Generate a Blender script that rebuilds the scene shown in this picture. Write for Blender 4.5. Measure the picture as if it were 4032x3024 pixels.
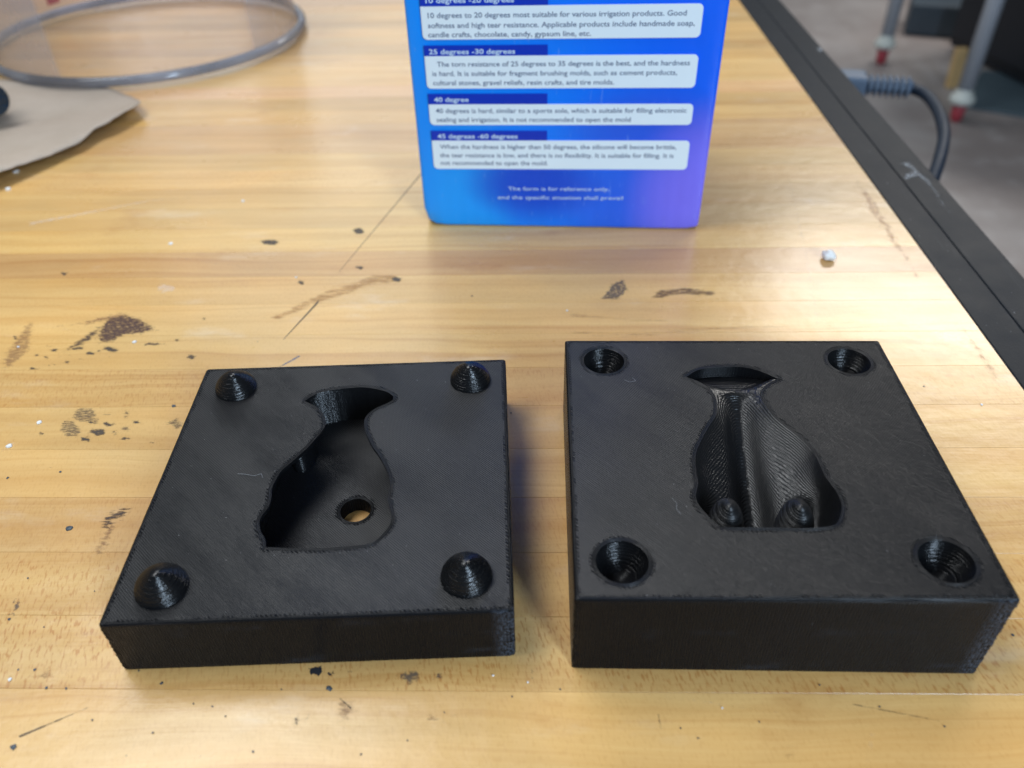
import bpy, bmesh, math, random
import numpy as np
from mathutils import Vector, Matrix
from mathutils.geometry import delaunay_2d_cdt

for o in list(bpy.data.objects):
    bpy.data.objects.remove(o, do_unlink=True)
SC = bpy.context.scene
COL = SC.collection
RND = random.Random(7)
NPR = np.random.RandomState(5)

# ------------------------------------------------------------------ camera
cam_d = bpy.data.cameras.new('camera')
cam_d.sensor_width = 36.0
cam_d.lens = 28.405
cam_d.clip_start = 0.01
cam_d.clip_end = 60.0
cam_d.dof.use_dof = True
cam_d.dof.focus_distance = 0.245
cam_d.dof.aperture_fstop = 11.0
cam = bpy.data.objects.new('camera', cam_d)
COL.objects.link(cam)
_f = Vector((-0.02743, 0.77102, -0.63622)).normalized()
_r = Vector((0.9996, 0.0185, -0.0206)).normalized()
_u = _r.cross(_f).normalized(); _r = _f.cross(_u).normalized()
cam.matrix_world = Matrix(((_r.x, _u.x, -_f.x, 0.00101), (_r.y, _u.y, -_f.y, -0.11150), (_r.z, _u.z, -_f.z, 0.18494), (0, 0, 0, 1)))
SC.camera = cam

# ------------------------------------------------------------------ light of the workshop
world = bpy.data.worlds.new('World')
SC.world = world
world.use_nodes = True
bg = world.node_tree.nodes['Background']
bg.inputs['Color'].default_value = (0.80, 0.90, 1.0, 1)
bg.inputs['Strength'].default_value = 0.16

def area(name, loc, target, sx, sy, power, color):
    d = bpy.data.lights.new(name, 'AREA')
    d.shape = 'RECTANGLE'; d.size = sx; d.size_y = sy
    d.energy = power; d.color = color
    o = bpy.data.objects.new(name, d); COL.objects.link(o)
    o.location = loc
    o.rotation_euler = (Vector(target) - Vector(loc)).to_track_quat('-Z', 'Y').to_euler()
    return o
# ceiling fittings over the bench, an added fill lamp for the floor, the open door beyond it and the window behind the photographer
area('ceiling_or_fill_light', (-0.75, 0.30, 1.5), (-0.1, 0.0, 0), 1.3, 0.6, 23.0, (0.95, 0.98, 1.0))
area('ceiling_or_fill_light', (-0.25, 2.1, 1.9), (0.0, 0.3, 0), 1.5, 0.35, 17.0, (0.95, 0.98, 1.0))
area('ceiling_or_fill_light', (1.6, 2.6, 1.7), (1.3, 2.0, -.6), 1.3, 0.35, 40.0, (1.0, 0.97, 0.93))  # extra lamp added to brighten the floor beyond the bench, no known fitting
area('door_light', (-0.9, 3.2, 1.25), (-0.1, 0.3, 0), 1.5, 1.3, 11.0, (0.88, 0.94, 1.0))
area('window_light', (0.75, -1.25, 0.75), (0.05, 0.15, 0), 0.30, 0.8, 30.0, (0.62, 0.80, 1.0))

SC.view_settings.view_transform = 'Standard'
SC.view_settings.look = 'None'
SC.view_settings.exposure = -0.10
SC.view_settings.gamma = 1.0
SC.view_settings.use_curve_mapping = False
SC.cycles.max_bounces = 8
SC.cycles.transparent_max_bounces = 16

# ------------------------------------------------------------------ helpers
MM = 0.001

def props(o, label=None, cat=None, group=None, kind=None):
    if label: o['label'] = label
    if cat: o['category'] = cat
    if group: o['group'] = group
    if kind: o['kind'] = kind
    return o

def empty(name, loc=(0, 0, 0), rz=0.0, **k):
    o = bpy.data.objects.new(name, None); COL.objects.link(o)
    o.location = loc; o.rotation_euler = (0, 0, rz); o.empty_display_size = 0.02
    return props(o, **k)

def link(name, me, mat=None, parent=None, loc=None, rot=None, **k):
    o = bpy.data.objects.new(name, me); COL.objects.link(o)
    if mat is not None and not me.materials: me.materials.append(mat)
    if parent is not None: o.parent = parent
    if loc is not None: o.location = loc
    if rot is not None: o.rotation_euler = rot
    return props(o, **k)

def mesh(name, verts, faces, smooth=False, scale=MM):
    me = bpy.data.meshes.new(name)
    v = np.asarray(verts, float) * scale
    me.from_pydata(v.tolist(), [], [tuple(int(i) for i in f) for f in faces])
    me.update()
    if smooth is True:
        me.polygons.foreach_set('use_smooth', [True] * len(me.polygons))
    elif smooth is not False:
        me.polygons.foreach_set('use_smooth', list(smooth))
    return me

def box_mesh(name, x0, y0, z0, x1, y1, z1, bevel=0.3, seg=2, smooth=True, scale=MM):
    bm = bmesh.new()
    bmesh.ops.create_cube(bm, size=1)
    for v in bm.verts:
        v.co = Vector((x0 + (v.co.x + .5) * (x1 - x0), y0 + (v.co.y + .5) * (y1 - y0), z0 + (v.co.z + .5) * (z1 - z0)))
    if bevel > 0:
        bmesh.ops.bevel(bm, geom=bm.edges[:], offset=bevel, segments=seg, profile=0.5, affect='EDGES')
    bmesh.ops.scale(bm, vec=(scale,) * 3, verts=bm.verts)
    me = bpy.data.meshes.new(name); bm.to_mesh(me); bm.free()
    return me

def lathe(profile, n=48, cap=False, wob=0.0):
    """profile = [(r, z)...] -> verts, faces"""
    V = []; F = []
    for (r, z) in profile:
        for k in range(n):
            a = 2 * math.pi * k / n
            rr = r + (RND.uniform(-wob, wob) if wob and r > 0.1 else 0)
            V.append((rr * math.cos(a), rr * math.sin(a), z))
    for i in range(len(profile) - 1):
        for k in range(n):
            k2 = (k + 1) % n
            F.append((i * n + k, i * n + k2, (i + 1) * n + k2, (i + 1) * n + k))
    if cap:
        F.append(tuple((len(profile) - 1) * n + k for k in range(n)))
    return V, F

def tube(path, radius, n=12, closed=False):
    P = [Vector(p) for p in path]; V = []; F = []
    m = len(P); up = Vector((0, 0, 1))
    prev = None
    for i, p in enumerate(P):
        a = P[(i - 1) % m] if (closed or i > 0) else P[i]
        b = P[(i + 1) % m] if (closed or i < m - 1) else P[i]
        t = (b - a).normalized()
        if prev is None:
            s = t.cross(up)
            if s.length < 1e-3: s = t.cross(Vector((1, 0, 0)))
            s.normalize()
        else:
            s = (prev - t * prev.dot(t)).normalized()
        prev = s; w = s.cross(t)
        r = radius[i] if isinstance(radius, (list, tuple)) else radius
        for k in range(n):
            an = 2 * math.pi * k / n
            V.append(tuple(p + s * (r * math.cos(an)) + w * (r * math.sin(an))))
    for i in range(m if closed else m - 1):
        j = (i + 1) % m
        for k in range(n):
            k2 = (k + 1) % n
            F.append((i * n + k, i * n + k2, j * n + k2, j * n + k))
    if not closed:
        F.append(tuple(range(n))[::-1]); F.append(tuple((m - 1) * n + k for k in range(n)))
    return V, F

def inside(pts, poly):
    x, y = pts[:, 0], pts[:, 1]; c = np.zeros(len(pts), bool)
    n = len(poly)
    for i in range(n):
        x1, y1 = poly[i]; x2, y2 = poly[(i + 1) % n]
        if y1 == y2: continue
        m = ((y1 > y) != (y2 > y)) & (x < (x2 - x1) * (y - y1) / (y2 - y1) + x1)
        c ^= m
    return c

def pdist(pts, poly):
    a = np.asarray(poly, float); b = np.roll(a, -1, 0); d = b - a
    L = (d ** 2).sum(1) + 1e-12
    out = np.full(len(pts), 1e9)
    for s in range(0, len(pts), 4000):
        p = pts[s:s + 4000]
        q = p[:, None, :] - a[None]
        t = np.clip((q * d[None]).sum(-1) / L, 0, 1)
        e = q - t[..., None] * d[None]
        out[s:s + 4000] = np.sqrt((e ** 2).sum(-1)).min(1)
    return out

def resample(poly, step):
    P = []
    n = len(poly)
    for i in range(n):
        a = np.array(poly[i], float); b = np.array(poly[(i + 1) % n], float)
        k = max(1, int(round(np.hypot(*(b - a)) / step)))
        for j in range(k): P.append(a + (b - a) * j / k)
    return np.array(P)

def spline(poly, step, sharp=()):
    """closed Catmull-Rom through poly; indices in sharp stay corners"""
    n = len(poly); P = np.array(poly, float); out = []
    for i in range(n):
        p1, p2 = P[i], P[(i + 1) % n]
        p0 = P[i - 1] if i not in sharp else 2 * p1 - p2
        p3 = P[(i + 2) % n] if (i + 1) % n not in sharp else 2 * p2 - p1
        k = max(1, int(round(np.hypot(*(p2 - p1)) / step)))
        for j in range(k):
            t = j / k
            out.append(0.5 * ((2 * p1) + (-p0 + p2) * t + (2 * p0 - 5 * p1 + 4 * p2 - p3) * t * t + (-p0 + 3 * p1 - 3 * p2 + p3) * t ** 3))
    return np.array(out)

def sheet(outer, holes, grid, gap=0.35, jitter=0.0):
    """triangulated sheet between outer and holes; returns verts (n,2), tris, counts of boundary points"""
    loops = [outer] + list(holes)
    pts = []; edges = []
    for lp in loops:
        s = len(pts); m = len(lp)
        pts += [tuple(p) for p in lp]
        edges += [(s + i, s + (i + 1) % m) for i in range(m)]
    lo = outer.min(0); hi = outer.max(0)
    gx, gy = np.meshgrid(np.arange(lo[0], hi[0], grid), np.arange(lo[1], hi[1], grid))
    g = np.stack([gx.ravel(), gy.ravel()], -1) + NPR.uniform(-.08, .08, (gx.size, 2)) * grid
    k = inside(g, outer) & (pdist(g, outer) > gap)
    for h in holes:
        k &= ~inside(g, h); k &= pdist(g, h) > gap
    pts += [tuple(p) for p in g[k]]
    r = delaunay_2d_cdt([Vector(p) for p in pts], edges, [], 0, 1e-6)
    V = np.array([tuple(p) for p in r[0]]); T = np.array([f for f in r[2]])
    c = V[T].mean(1)
    m = inside(c, outer)
    for h in holes: m &= ~inside(c, h)
    T = T[m]
    a, b, c3 = V[T[:, 0]], V[T[:, 1]], V[T[:, 2]]
    cr = (b[:, 0] - a[:, 0]) * (c3[:, 1] - a[:, 1]) - (b[:, 1] - a[:, 1]) * (c3[:, 0] - a[:, 0])
    T[cr < 0] = T[cr < 0][:, ::-1]
    return V, T

class MB:
    def __init__(s): s.v = []; s.f = []; s.sm = []; s.ed = []; s.mi = []
    def add(s, V, F, smooth=False, ed=5.0, mi=0):
        s.mi += [mi] * len(F); o = len(s.v); s.v += [tuple(map(float, p)) for p in V]
        s.f += [tuple(int(i) + o for i in f) for f in F]; s.sm += [smooth] * len(F)
        s.ed += list(ed) if hasattr(ed, '__len__') else [ed] * len(V)
    def strip(s, A, B, smooth=False, ed=5.0, mi=0):
        """closed ring A (n,3) to ring B; faces wound A->B"""
        n = len(A); F = [(i, (i + 1) % n, n + (i + 1) % n, n + i) for i in range(n)]
        s.add(list(A) + list(B), F, smooth, ed, mi)
    def build(s, name):
        me = mesh(name, s.v, s.f, s.sm)
        at = me.attributes.new('edge_distance', 'FLOAT', 'POINT')
        at.data.foreach_set('value', np.array(s.ed, dtype=np.float32))
        me.polygons.foreach_set('material_index', s.mi)
        return me

# ------------------------------------------------------------------ node helpers
class NT:
    def __init__(s, name):
        s.m = bpy.data.materials.new(name); s.m.use_nodes = True
        s.t = s.m.node_tree; s.t.nodes.clear()
        s.out = s.n('ShaderNodeOutputMaterial')
    def n(s, typ, **k):
        x = s.t.nodes.new(typ)
        for a, b in k.items(): setattr(x, a, b)
        return x
    def l(s, a, b): s.t.links.new(a, b)
    def set(s, sock, val):
        if hasattr(val, 'is_linked') or isinstance(val, bpy.types.NodeSocket): s.l(val, sock)
        else: sock.default_value = val
    def math(s, op, a, b=0.0, c=None, clamp=False):
        x = s.n('ShaderNodeMath', operation=op); x.use_clamp = clamp
        s.set(x.inputs[0], a); s.set(x.inputs[1], b)
        if c is not None: s.set(x.inputs[2], c)
        return x.outputs[0]
    def step(s, v, a, b, lo=0.0, hi=1.0):
        x = s.n('ShaderNodeMapRange', interpolation_type='SMOOTHSTEP')
        s.set(x.inputs[0], v); x.inputs[1].default_value = a; x.inputs[2].default_value = b
        x.inputs[3].default_value = lo; x.inputs[4].default_value = hi
        return x.outputs[0]
    def noise(s, vec, scale=5.0, detail=4.0, rough=0.5, dist=0.0, col=False):
        x = s.n('ShaderNodeTexNoise'); s.l(vec, x.inputs['Vector'])
        x.inputs['Scale'].default_value = scale; x.inputs['Detail'].default_value = detail
        x.inputs['Roughness'].default_value = rough; x.inputs['Distortion'].default_value = dist
        return x.outputs['Color' if col else 0]
    def mapping(s, vec, loc=(0, 0, 0), rot=(0, 0, 0), scale=(1, 1, 1)):
        x = s.n('ShaderNodeMapping'); s.l(vec, x.inputs[0])
        s.set(x.inputs[1], loc); x.inputs[2].default_value = rot; x.inputs[3].default_value = scale
        return x.outputs[0]
    def mix(s, f, a, b, typ='MIX'):
        x = s.n('ShaderNodeMix', data_type='RGBA', blend_type=typ)
        s.set(x.inputs[0], f); s.set(x.inputs[6], a); s.set(x.inputs[7], b)
        return x.outputs[2]
    def mixf(s, f, a, b):
        x = s.n('ShaderNodeMix', data_type='FLOAT')
        s.set(x.inputs[0], f); s.set(x.inputs[2], a); s.set(x.inputs[3], b)
        return x.outputs[0]
    def xyz(s, v):
        x = s.n('ShaderNodeSeparateXYZ'); s.l(v, x.inputs[0]); return x.outputs
    def objc(s): return s.n('ShaderNodeTexCoord').outputs['Object']
    def bump(s, h, dist=1.0, strength=1.0, normal=None):
        x = s.n('ShaderNodeBump'); s.l(h, x.inputs['Height'])
        x.inputs['Distance'].default_value = dist; x.inputs['Strength'].default_value = strength
        if normal is not None: s.l(normal, x.inputs['Normal'])
        return x.outputs[0]
    def bsdf(s, color, rough=0.5, normal=None, spec=0.5, metal=0.0, coat=0.0, coat_rough=0.1, **kw):
        x = s.n('ShaderNodeBsdfPrincipled')
        s.set(x.inputs['Base Color'], color); s.set(x.inputs['Roughness'], rough)
        s.set(x.inputs['Specular IOR Level'], spec); s.set(x.inputs['Metallic'], metal)
        x.inputs['Coat Weight'].default_value = coat; x.inputs['Coat Roughness'].default_value = coat_rough
        if normal is not None: s.l(normal, x.inputs['Normal'])
        for k, v in kw.items(): s.set(x.inputs[k.replace('_', ' ')], v)
        s.l(x.outputs[0], s.out.inputs[0])
        return x

def rgb(r, g, b, a=1.0): return (r, g, b, a)
def srgb(r, g, b):
    f = lambda c: (c / 255 / 12.92) if c <= 10 else ((c / 255 + .055) / 1.055) ** 2.4
    return (f(r), f(g), f(b), 1.0)

# ------------------------------------------------------------------ materials
def mat_plastic():
    N = NT('printed_black_plastic')
    oc = N.objc()
    p = N.mapping(oc, scale=(1000, 1000, 1000))
    pr = N.mapping(p, rot=(0, 0, math.radians(45)))
    x, y, z = N.xyz(p)
    nz = N.xyz(N.n('ShaderNodeNewGeometry').outputs['True Normal'])[2]
    top = N.step(nz, 0.985, 0.998)
    att = N.n('ShaderNodeAttribute', attribute_name='edge_distance').outputs['Fac']
    big = N.noise(p, 0.035, 2)
    wob = N.noise(p, 0.25, 2)
    xy = N.math('ADD', N.math('ADD', x, y), N.math('MULTIPLY', wob, 0.35))
    def wave(v, per, ph=0.0):
        return N.math('SINE', N.math('MULTIPLY_ADD', v, 2 * math.pi / per, ph))
    diag = wave(xy, 0.80)
    lump = N.noise(N.mapping(pr, scale=(0.16, 1.1, 1)), 1.0, 4, .65)   # long irregular beads along the lines
    patch = N.step(N.noise(N.mapping(pr, scale=(0.02, 0.06, 0.05)), 1.0, 3, 0.6), 0.32, 0.72, 0.50, 1.0)
    dl = N.math('MULTIPLY', N.math('ADD', N.math('MULTIPLY', diag, 0.75), N.math('MULTIPLY', lump, 2.0)), patch)
    ring = wave(att, 0.50)
    pm = N.step(att, 0.9, 1.15, 1.0, 0.0)
    toph = N.mixf(pm, dl, ring)
    band = N.step(N.math('ABSOLUTE', N.math('SUBTRACT', att, 1.25)), 0.16, 0.42, 1.0, 0.0)
    pit = N.math('MULTIPLY', N.math('MULTIPLY', band, N.step(N.noise(p, .22, 3, .7), .40, .58)), N.step(wave(xy, 1.15), -0.1, 0.6))
    toph = N.math('SUBTRACT', N.math('MULTIPLY', toph, 0.078), N.math('MULTIPLY', pit, 0.38))
    # layer lines on everything that is not flat
    lz = wave(N.math('ADD', z, N.math('MULTIPLY', wob, 0.06)), 0.33)
    grit = N.noise(p, 3.0, 3)
    streak = N.noise(N.mapping(p, scale=(0.06, 0.06, 4.0)), 1.0, 3)
    sideh = N.math('ADD', N.math('MULTIPLY', lz, 0.034), N.math('ADD', N.math('MULTIPLY', grit, 0.012), N.math('MULTIPLY', streak, 0.02)))
    seam = N.step(att, -3.0, -2.0, 1.0, 0.0)      # beads up the vertical corners (edge_distance < -2)
    sideh = N.math('ADD', sideh, N.math('MULTIPLY', seam, N.math('ADD', N.math('MULTIPLY', wave(z, 0.9), 0.06), N.math('MULTIPLY', N.noise(p, 1.6, 2), 0.25))))
    cr = N.math('MULTIPLY', N.step(x, 93.5, 98.0), N.step(y, .6, 2.5, 1.0, 0.0))
    sideh = N.math('ADD', sideh, N.math('MULTIPLY', cr, N.math('MULTIPLY', N.noise(N.mapping(p, scale=(1, 1, 1.6)), 1.1, 4, .7), .7)))
    h = N.mixf(top, sideh, toph)
    h = N.math('MULTIPLY', h, 0.001)
    nrm = N.bump(h)
    dust = N.step(N.noise(p, 1.7, 1, 0.5), 0.805, 0.83)
    smear = N.step(N.noise(N.mapping(p, scale=(0.03, 0.03, 0.5)), 1.0, 4, 0.65), 0.55, 0.8)
    base = N.mix(big, rgb(.0045, .0047, .0056), rgb(.0075, .0078, .0092))
    base = N.mix(dust, base, rgb(.30, .30, .31))
    rg = N.mixf(N.noise(p, 0.08, 4, 0.6), 0.30, 0.40)
    strk = N.noise(N.mapping(pr, scale=(0.05, .9, 1)), 1.0, 4, .7)
    rg = N.mixf(top, N.math('ADD', N.math('ADD', N.math('MULTIPLY', strk, .12), .19), N.math('MULTIPLY', diag, .05)), rg)
    scuff = N.math('MULTIPLY', N.step(N.noise(N.mapping(p, scale=(.035, .035, .16)), 1.0, 5, .7), .56, .80), N.step(N.noise(N.mapping(p, scale=(.3, .3, 3)), 1.0, 3, .7), .35, .65))
    scuff = N.math('MAXIMUM', N.math('MULTIPLY', scuff, .5), N.math('MULTIPLY', cr, N.step(N.noise(p, 1.3, 3, .7), .40, .66)))
    base = N.mix(N.math('MULTIPLY', scuff, N.math('SUBTRACT', 1.0, top)), base, rgb(.08, .10, .135))
    N.bsdf(base, rg, nrm, spec=N.math('MULTIPLY', N.mixf(top, .09, .27), N.math('SUBTRACT', 1.0, N.math('MULTIPLY', N.math('MULTIPLY', pit, top), .85))))  # specular turned down in the pits stands in for their occlusion
    return N.m

def mat_cone(name='printed_cone_plastic', la=.00004, na=.00012, rg=.24, sp=.5):
    N = NT(name)
    p = N.mapping(N.objc(), scale=(1000, 1000, 1000))
    z = N.xyz(p)[2]
    lz = N.math('SINE', N.math('MULTIPLY', N.math('ADD', z, N.math('MULTIPLY', N.noise(p, .5, 2), .12)), 2 * math.pi / .42))
    h = N.math('ADD', N.math('MULTIPLY', lz, la), N.math('MULTIPLY', N.noise(p, 1.6, 3), na))
    N.bsdf(rgb(.0045, .0048, .0058), rg, N.bump(h), spec=sp)
    return N.m

def mat_wood():
    N = NT('lacquered_maple')
    oi = N.n('ShaderNodeObjectInfo')
    rnd = oi.outputs['Random']
    fl = N.n('ShaderNodeAttribute', attribute_type='OBJECT', attribute_name='fleck').outputs['Fac']
    off = N.n('ShaderNodeCombineXYZ')
    N.l(N.math('MULTIPLY', rnd, 3000.0), off.inputs[0]); N.l(N.math('MULTIPLY', rnd, 1700.0), off.inputs[1])
    p = N.mapping(N.objc(), loc=(0, 0, 0), scale=(1000, 1000, 1000))
    pa = N.n('ShaderNodeVectorMath', operation='ADD'); N.l(p, pa.inputs[0]); N.l(off.outputs[0], pa.inputs[1]); q = pa.outputs[0]
    warp = N.noise(N.mapping(q, scale=(.010, .03, .03)), 1.0, 2)
    wv = N.n('ShaderNodeCombineXYZ'); N.l(N.math('MULTIPLY', warp, 14.0), wv.inputs[1])
    qa = N.n('ShaderNodeVectorMath', operation='ADD'); N.l(q, qa.inputs[0]); N.l(wv.outputs[0], qa.inputs[1]); qw = qa.outputs[0]
    broad = N.noise(N.mapping(qw, scale=(.004, .11, .1)), 1.0, 4, .55)
    fine = N.noise(N.mapping(qw, scale=(.035, 1.6, 1)), 1.0, 4, .6)
    cloud = N.noise(N.mapping(q, scale=(.018, .03, .03)), 1.0, 3)
    growth = N.step(N.noise(N.mapping(qw, scale=(.003, .32, .2)), 1.0, 2, .5), .56, .70)
    c = N.mix(N.step(broad, .25, .7), rgb(.85, .76, .65), rgb(1.0, 1.0, 1.0))
    c = N.mix(N.math('MULTIPLY', fine, .55), c, N.mix(1.0, c, rgb(.80, .68, .50), 'MULTIPLY'))
    c = N.mix(N.math('MULTIPLY', growth, .38), c, N.mix(1.0, c, rgb(.74, .58, .40), 'MULTIPLY'))
    c = N.mix(N.step(cloud, .3, .75), c, N.mix(1.0, c, rgb(1.12, 1.08, 1.0), 'MULTIPLY'))
    qr = N.mapping(q, rot=(0, 0, math.radians(-14)))
    # short dark ray flecks on the quarter-sawn strips; on the others a faint stipple
    f1 = N.noise(N.mapping(qr, scale=(1.5, .34, 1)), 1.0, 2, .5, .3)
    f1 = N.step(f1, .52, .66)
    f2 = N.step(N.noise(N.mapping(qr, scale=(1.6, .55, 1)), 1.0, 2), .50, .70)
    reg = N.step(N.noise(N.mapping(q, scale=(.012, .05, .05)), 1.0, 2), .30, .55)
    fm = N.math('MULTIPLY', N.math('MULTIPLY', f1, fl), N.math('MULTIPLY_ADD', reg, .75, .25))
    c = N.mix(N.math('MULTIPLY', fm, .62), c, N.mix(1.0, c, rgb(.66, .40, .20), 'MULTIPLY'))
    c = N.mix(N.math('MULTIPLY', f2, .20), c, N.mix(1.0, c, rgb(.70, .55, .36), 'MULTIPLY'))
    c = N.mix(1.0, c, oi.outputs['Color'], 'MULTIPLY')
    # grime: soft stains, pin spots, pale rubs over the whole top
    w = N.mapping(N.n('ShaderNodeNewGeometry').outputs['Position'], scale=(1000, 1000, 1000))
    g = N.step(N.noise(N.mapping(w, scale=(.022, .035, .03)), 1.0, 5, .65), .56, .80)
    c = N.mix(N.math('MULTIPLY', g, .50), c, N.mix(1.0, c, rgb(.66, .50, .38), 'MULTIPLY'))
    rub = N.step(N.noise(N.mapping(w, loc=(90, 0, 0), scale=(.02, .05, .03)), 1.0, 5, .6), .57, .78)
    c = N.mix(N.math('MULTIPLY', rub, .28), c, rgb(.78, .70, .58))
    spot = N.step(N.noise(w, .42, 2, .5), .765, .80)
    c = N.mix(N.math('MULTIPLY', spot, .55), c, rgb(.14, .09, .06))
    h = N.math('ADD', N.math('MULTIPLY', fine, .00003), N.math('MULTIPLY', N.noise(w, .12, 3), .00022))
    rg = N.mixf(N.noise(N.mapping(w, scale=(.02, .04, .03)), 1.0, 5, .65), .20, .40)
    N.bsdf(c, rg, N.bump(h), spec=0.5, coat=.25, coat_rough=.18)
    return N.m

def mat_stain(name, color, thr, soft, scale, stretch=(1, 1, 1), opacity=1.0, rough=.5, rim=2.0, amp=1.6):
    N = NT(name)
    p = N.mapping(N.objc(), scale=(1000, 1000, 1000))
    att = N.n('ShaderNodeAttribute', attribute_name='edge_distance').outputs['Fac']
    ns = N.noise(N.mapping(p, scale=stretch), scale, 5, .7)
    v = N.math('ADD', N.math('MULTIPLY', N.step(att, 0.0, rim), 0.55), N.math('MULTIPLY', N.math('SUBTRACT', ns, .5), amp))
    a = N.math('MULTIPLY', N.step(v, thr, thr + soft), opacity)
    x = N.bsdf(color, rough, spec=.35)
    t = N.n('ShaderNodeBsdfTransparent'); m = N.n('ShaderNodeMixShader')
    N.l(a, m.inputs[0]); N.l(t.outputs[0], m.inputs[1]); N.l(x.outputs[0], m.inputs[2]); N.l(m.outputs[0], N.out.inputs[0])
    return N.m

def mat_simple(name, color, rough=.5, noise=0.0, nscale=.2, metal=0.0, spec=.5, bump=0.0, dark=None):
    N = NT(name)
    p = N.mapping(N.objc(), scale=(1000, 1000, 1000))
    f = N.noise(p, nscale, 4, .6)
    d = dark or tuple(c * (1 - noise) for c in color[:3]) + (1,)
    c = N.mix(f, d, color)
    nr = N.bump(N.math('MULTIPLY', f, bump * .001)) if bump else None
    N.bsdf(c, N.mixf(f, rough * .85, min(1, rough * 1.15)), nr, spec=spec, metal=metal)
    return N.m

M = {}
M['plastic'] = mat_plastic(); M['cone'] = mat_cone(); M['cavity'] = mat_cone('printed_cavity_plastic', .00004, .00007, .28, .42); M['knob'] = mat_cone('printed_knob_plastic', .00007, .00008, .45, .6); M['wood'] = mat_wood()

# ------------------------------------------------------------------ floor
def mat_floor():
    N = NT('worn_concrete')
    p = N.objc()
    a = N.noise(p, 2.2, 6, .62); b = N.noise(p, 14, 5, .6); c2 = N.noise(p, .9, 3)
    c = N.mix(N.step(a, .35, .7), rgb(.23, .20, .19), rgb(.37, .345, .335))
    c = N.mix(N.math('MULTIPLY', N.step(c2, .45, .7), .6), c, rgb(.27, .20, .175))
    c = N.mix(N.math('MULTIPLY', N.step(b, .5, .8), .4), c, rgb(.45, .44, .44))
    N.bsdf(c, N.mixf(b, .35, .6), N.bump(N.math('MULTIPLY', b, .002)))
    return N.m
me = mesh('floor', [(-4, -3, 0), (5, -3, 0), (5, 6.5, 0), (-4, 6.5, 0)], [(0, 1, 2, 3)], scale=1.0)
link('floor', me, mat_floor(), loc=(0, 0, -.6), kind='structure')

# ------------------------------------------------------------------ workbench
BX0, BX1 = -700.0, 172.0
bench = empty('workbench', (0, 0, -.6), label='maple workbench with narrow glued strips, paint stains and a black metal edge', cat='workbench')
BZ = .6
tints = {}
def tint(k):
    r = random.Random(k * 13 + 5)
    t = [1.0, 1.0, 1.0]
    s = r.uniform(.84, 1.10); w = r.uniform(-.08, .08)
    return (s, s * (1 - abs(w) * .6), s * (1 - w * 1.6 - .02))
special = {-1: (1.08, 1.05, 1.0, 0.0), 0: (.98, .95, .90, 1.0), 1: (.99, .95, .90, .75), 2: (.92, .86, .82, .35), 3: (1.03, 1.0, .96, .0),
           4: (1.0, .97, .90, .15), 5: (.97, .93, .85, .5), 6: (1.0, .97, .88, .1), 7: (1.06, 1.03, .95, .1), 8: (.98, .94, .86, .2), 9: (.82, .74, .70, .1), 10: (1.03, 1.02, .92, .2)}
for k in range(-5, 44):
    y0 = -6.3 + 21.41 * (k - 0) ; y1 = y0 + 21.41
    g = .025
    m = box_mesh('maple_strip', BX0, y0 + g, -38, BX1, y1 - g, 0, bevel=.07, seg=1)
    o = link('maple_strip', m, M['wood'], bench, (0, 0, BZ))
    sp = special.get(k)
    if sp: c, fl = sp[:3], sp[3]
    else: c, fl = tint(k), RND.choice([0.0, .1, .5, .2])
    base = (.715, .49, .213)
    o.color = (base[0] * c[0], base[1] * c[1], base[2] * c[2], 1)
    o['fleck'] = float(fl)
YB0, YB1 = -6.3 - 21.41 * 5, -6.3 + 21.41 * 44
m = box_mesh('glue_bed', BX0 + 1, YB0 + 1, -36, BX1 - 1, YB1 - 1, -.35, bevel=0)
link('glue_layer', m, mat_simple('dark_glue', rgb(.16, .09, .04), .7), bench, (0, 0, BZ))

def mat_rail():
    N = NT('black_painted_steel')
    p = N.mapping(N.objc(), scale=(1000, 1000, 1000))
    b = N.noise(p, .06, 5, .65); f = N.noise(p, 1.1, 3, .6); sp = N.step(N.noise(p, .55, 2), .74, .79)
    c = N.mix(b, rgb(.004, .006, .009), rgb(.010, .014, .020))
    c = N.mix(N.math('MULTIPLY', N.step(f, .55, .75), .35), c, rgb(.016, .020, .026))
    c = N.mix(N.math('MULTIPLY', sp, .6), c, rgb(.35, .37, .40))
    ln = N.step(N.noise(N.mapping(p, scale=(.9, .03, 1)), 1.0, 3), .62, .72)
    c = N.mix(N.math('MULTIPLY', ln, .22), c, rgb(.035, .04, .047))
    N.bsdf(c, N.mixf(b, .36, .52), N.bump(N.math('MULTIPLY', f, .00007)), spec=.09)
    return N.m
M['rail'] = mat_rail()
for (xa, xb, zz) in ((172.15, 187.6, .35), (187.9, 205.5, .25)):
    m = box_mesh('edge_rail', xa, YB0, -42, xb, YB1, zz, bevel=.5, seg=2)
    link('edge_rail', m, M['rail'], bench, (0, 0, BZ))
m = box_mesh('side_rail', 150, YB0 + 20, -120, 196, YB1 - 20, -42.3, bevel=2)
link('side_rail', m, M['rail'], bench, (0, 0, BZ))
for (xa, ya) in ((130, YB0 + 30), (130, YB1 - 90), (-690, YB0 + 30), (-690, YB1 - 90)):
    m = box_mesh('leg', xa, ya, -600, xa + 60, ya + 60, -(120.3 if xa > 0 else 38.3), bevel=3)
    link('leg', m, M['rail'], bench, (0, 0, BZ))

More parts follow.
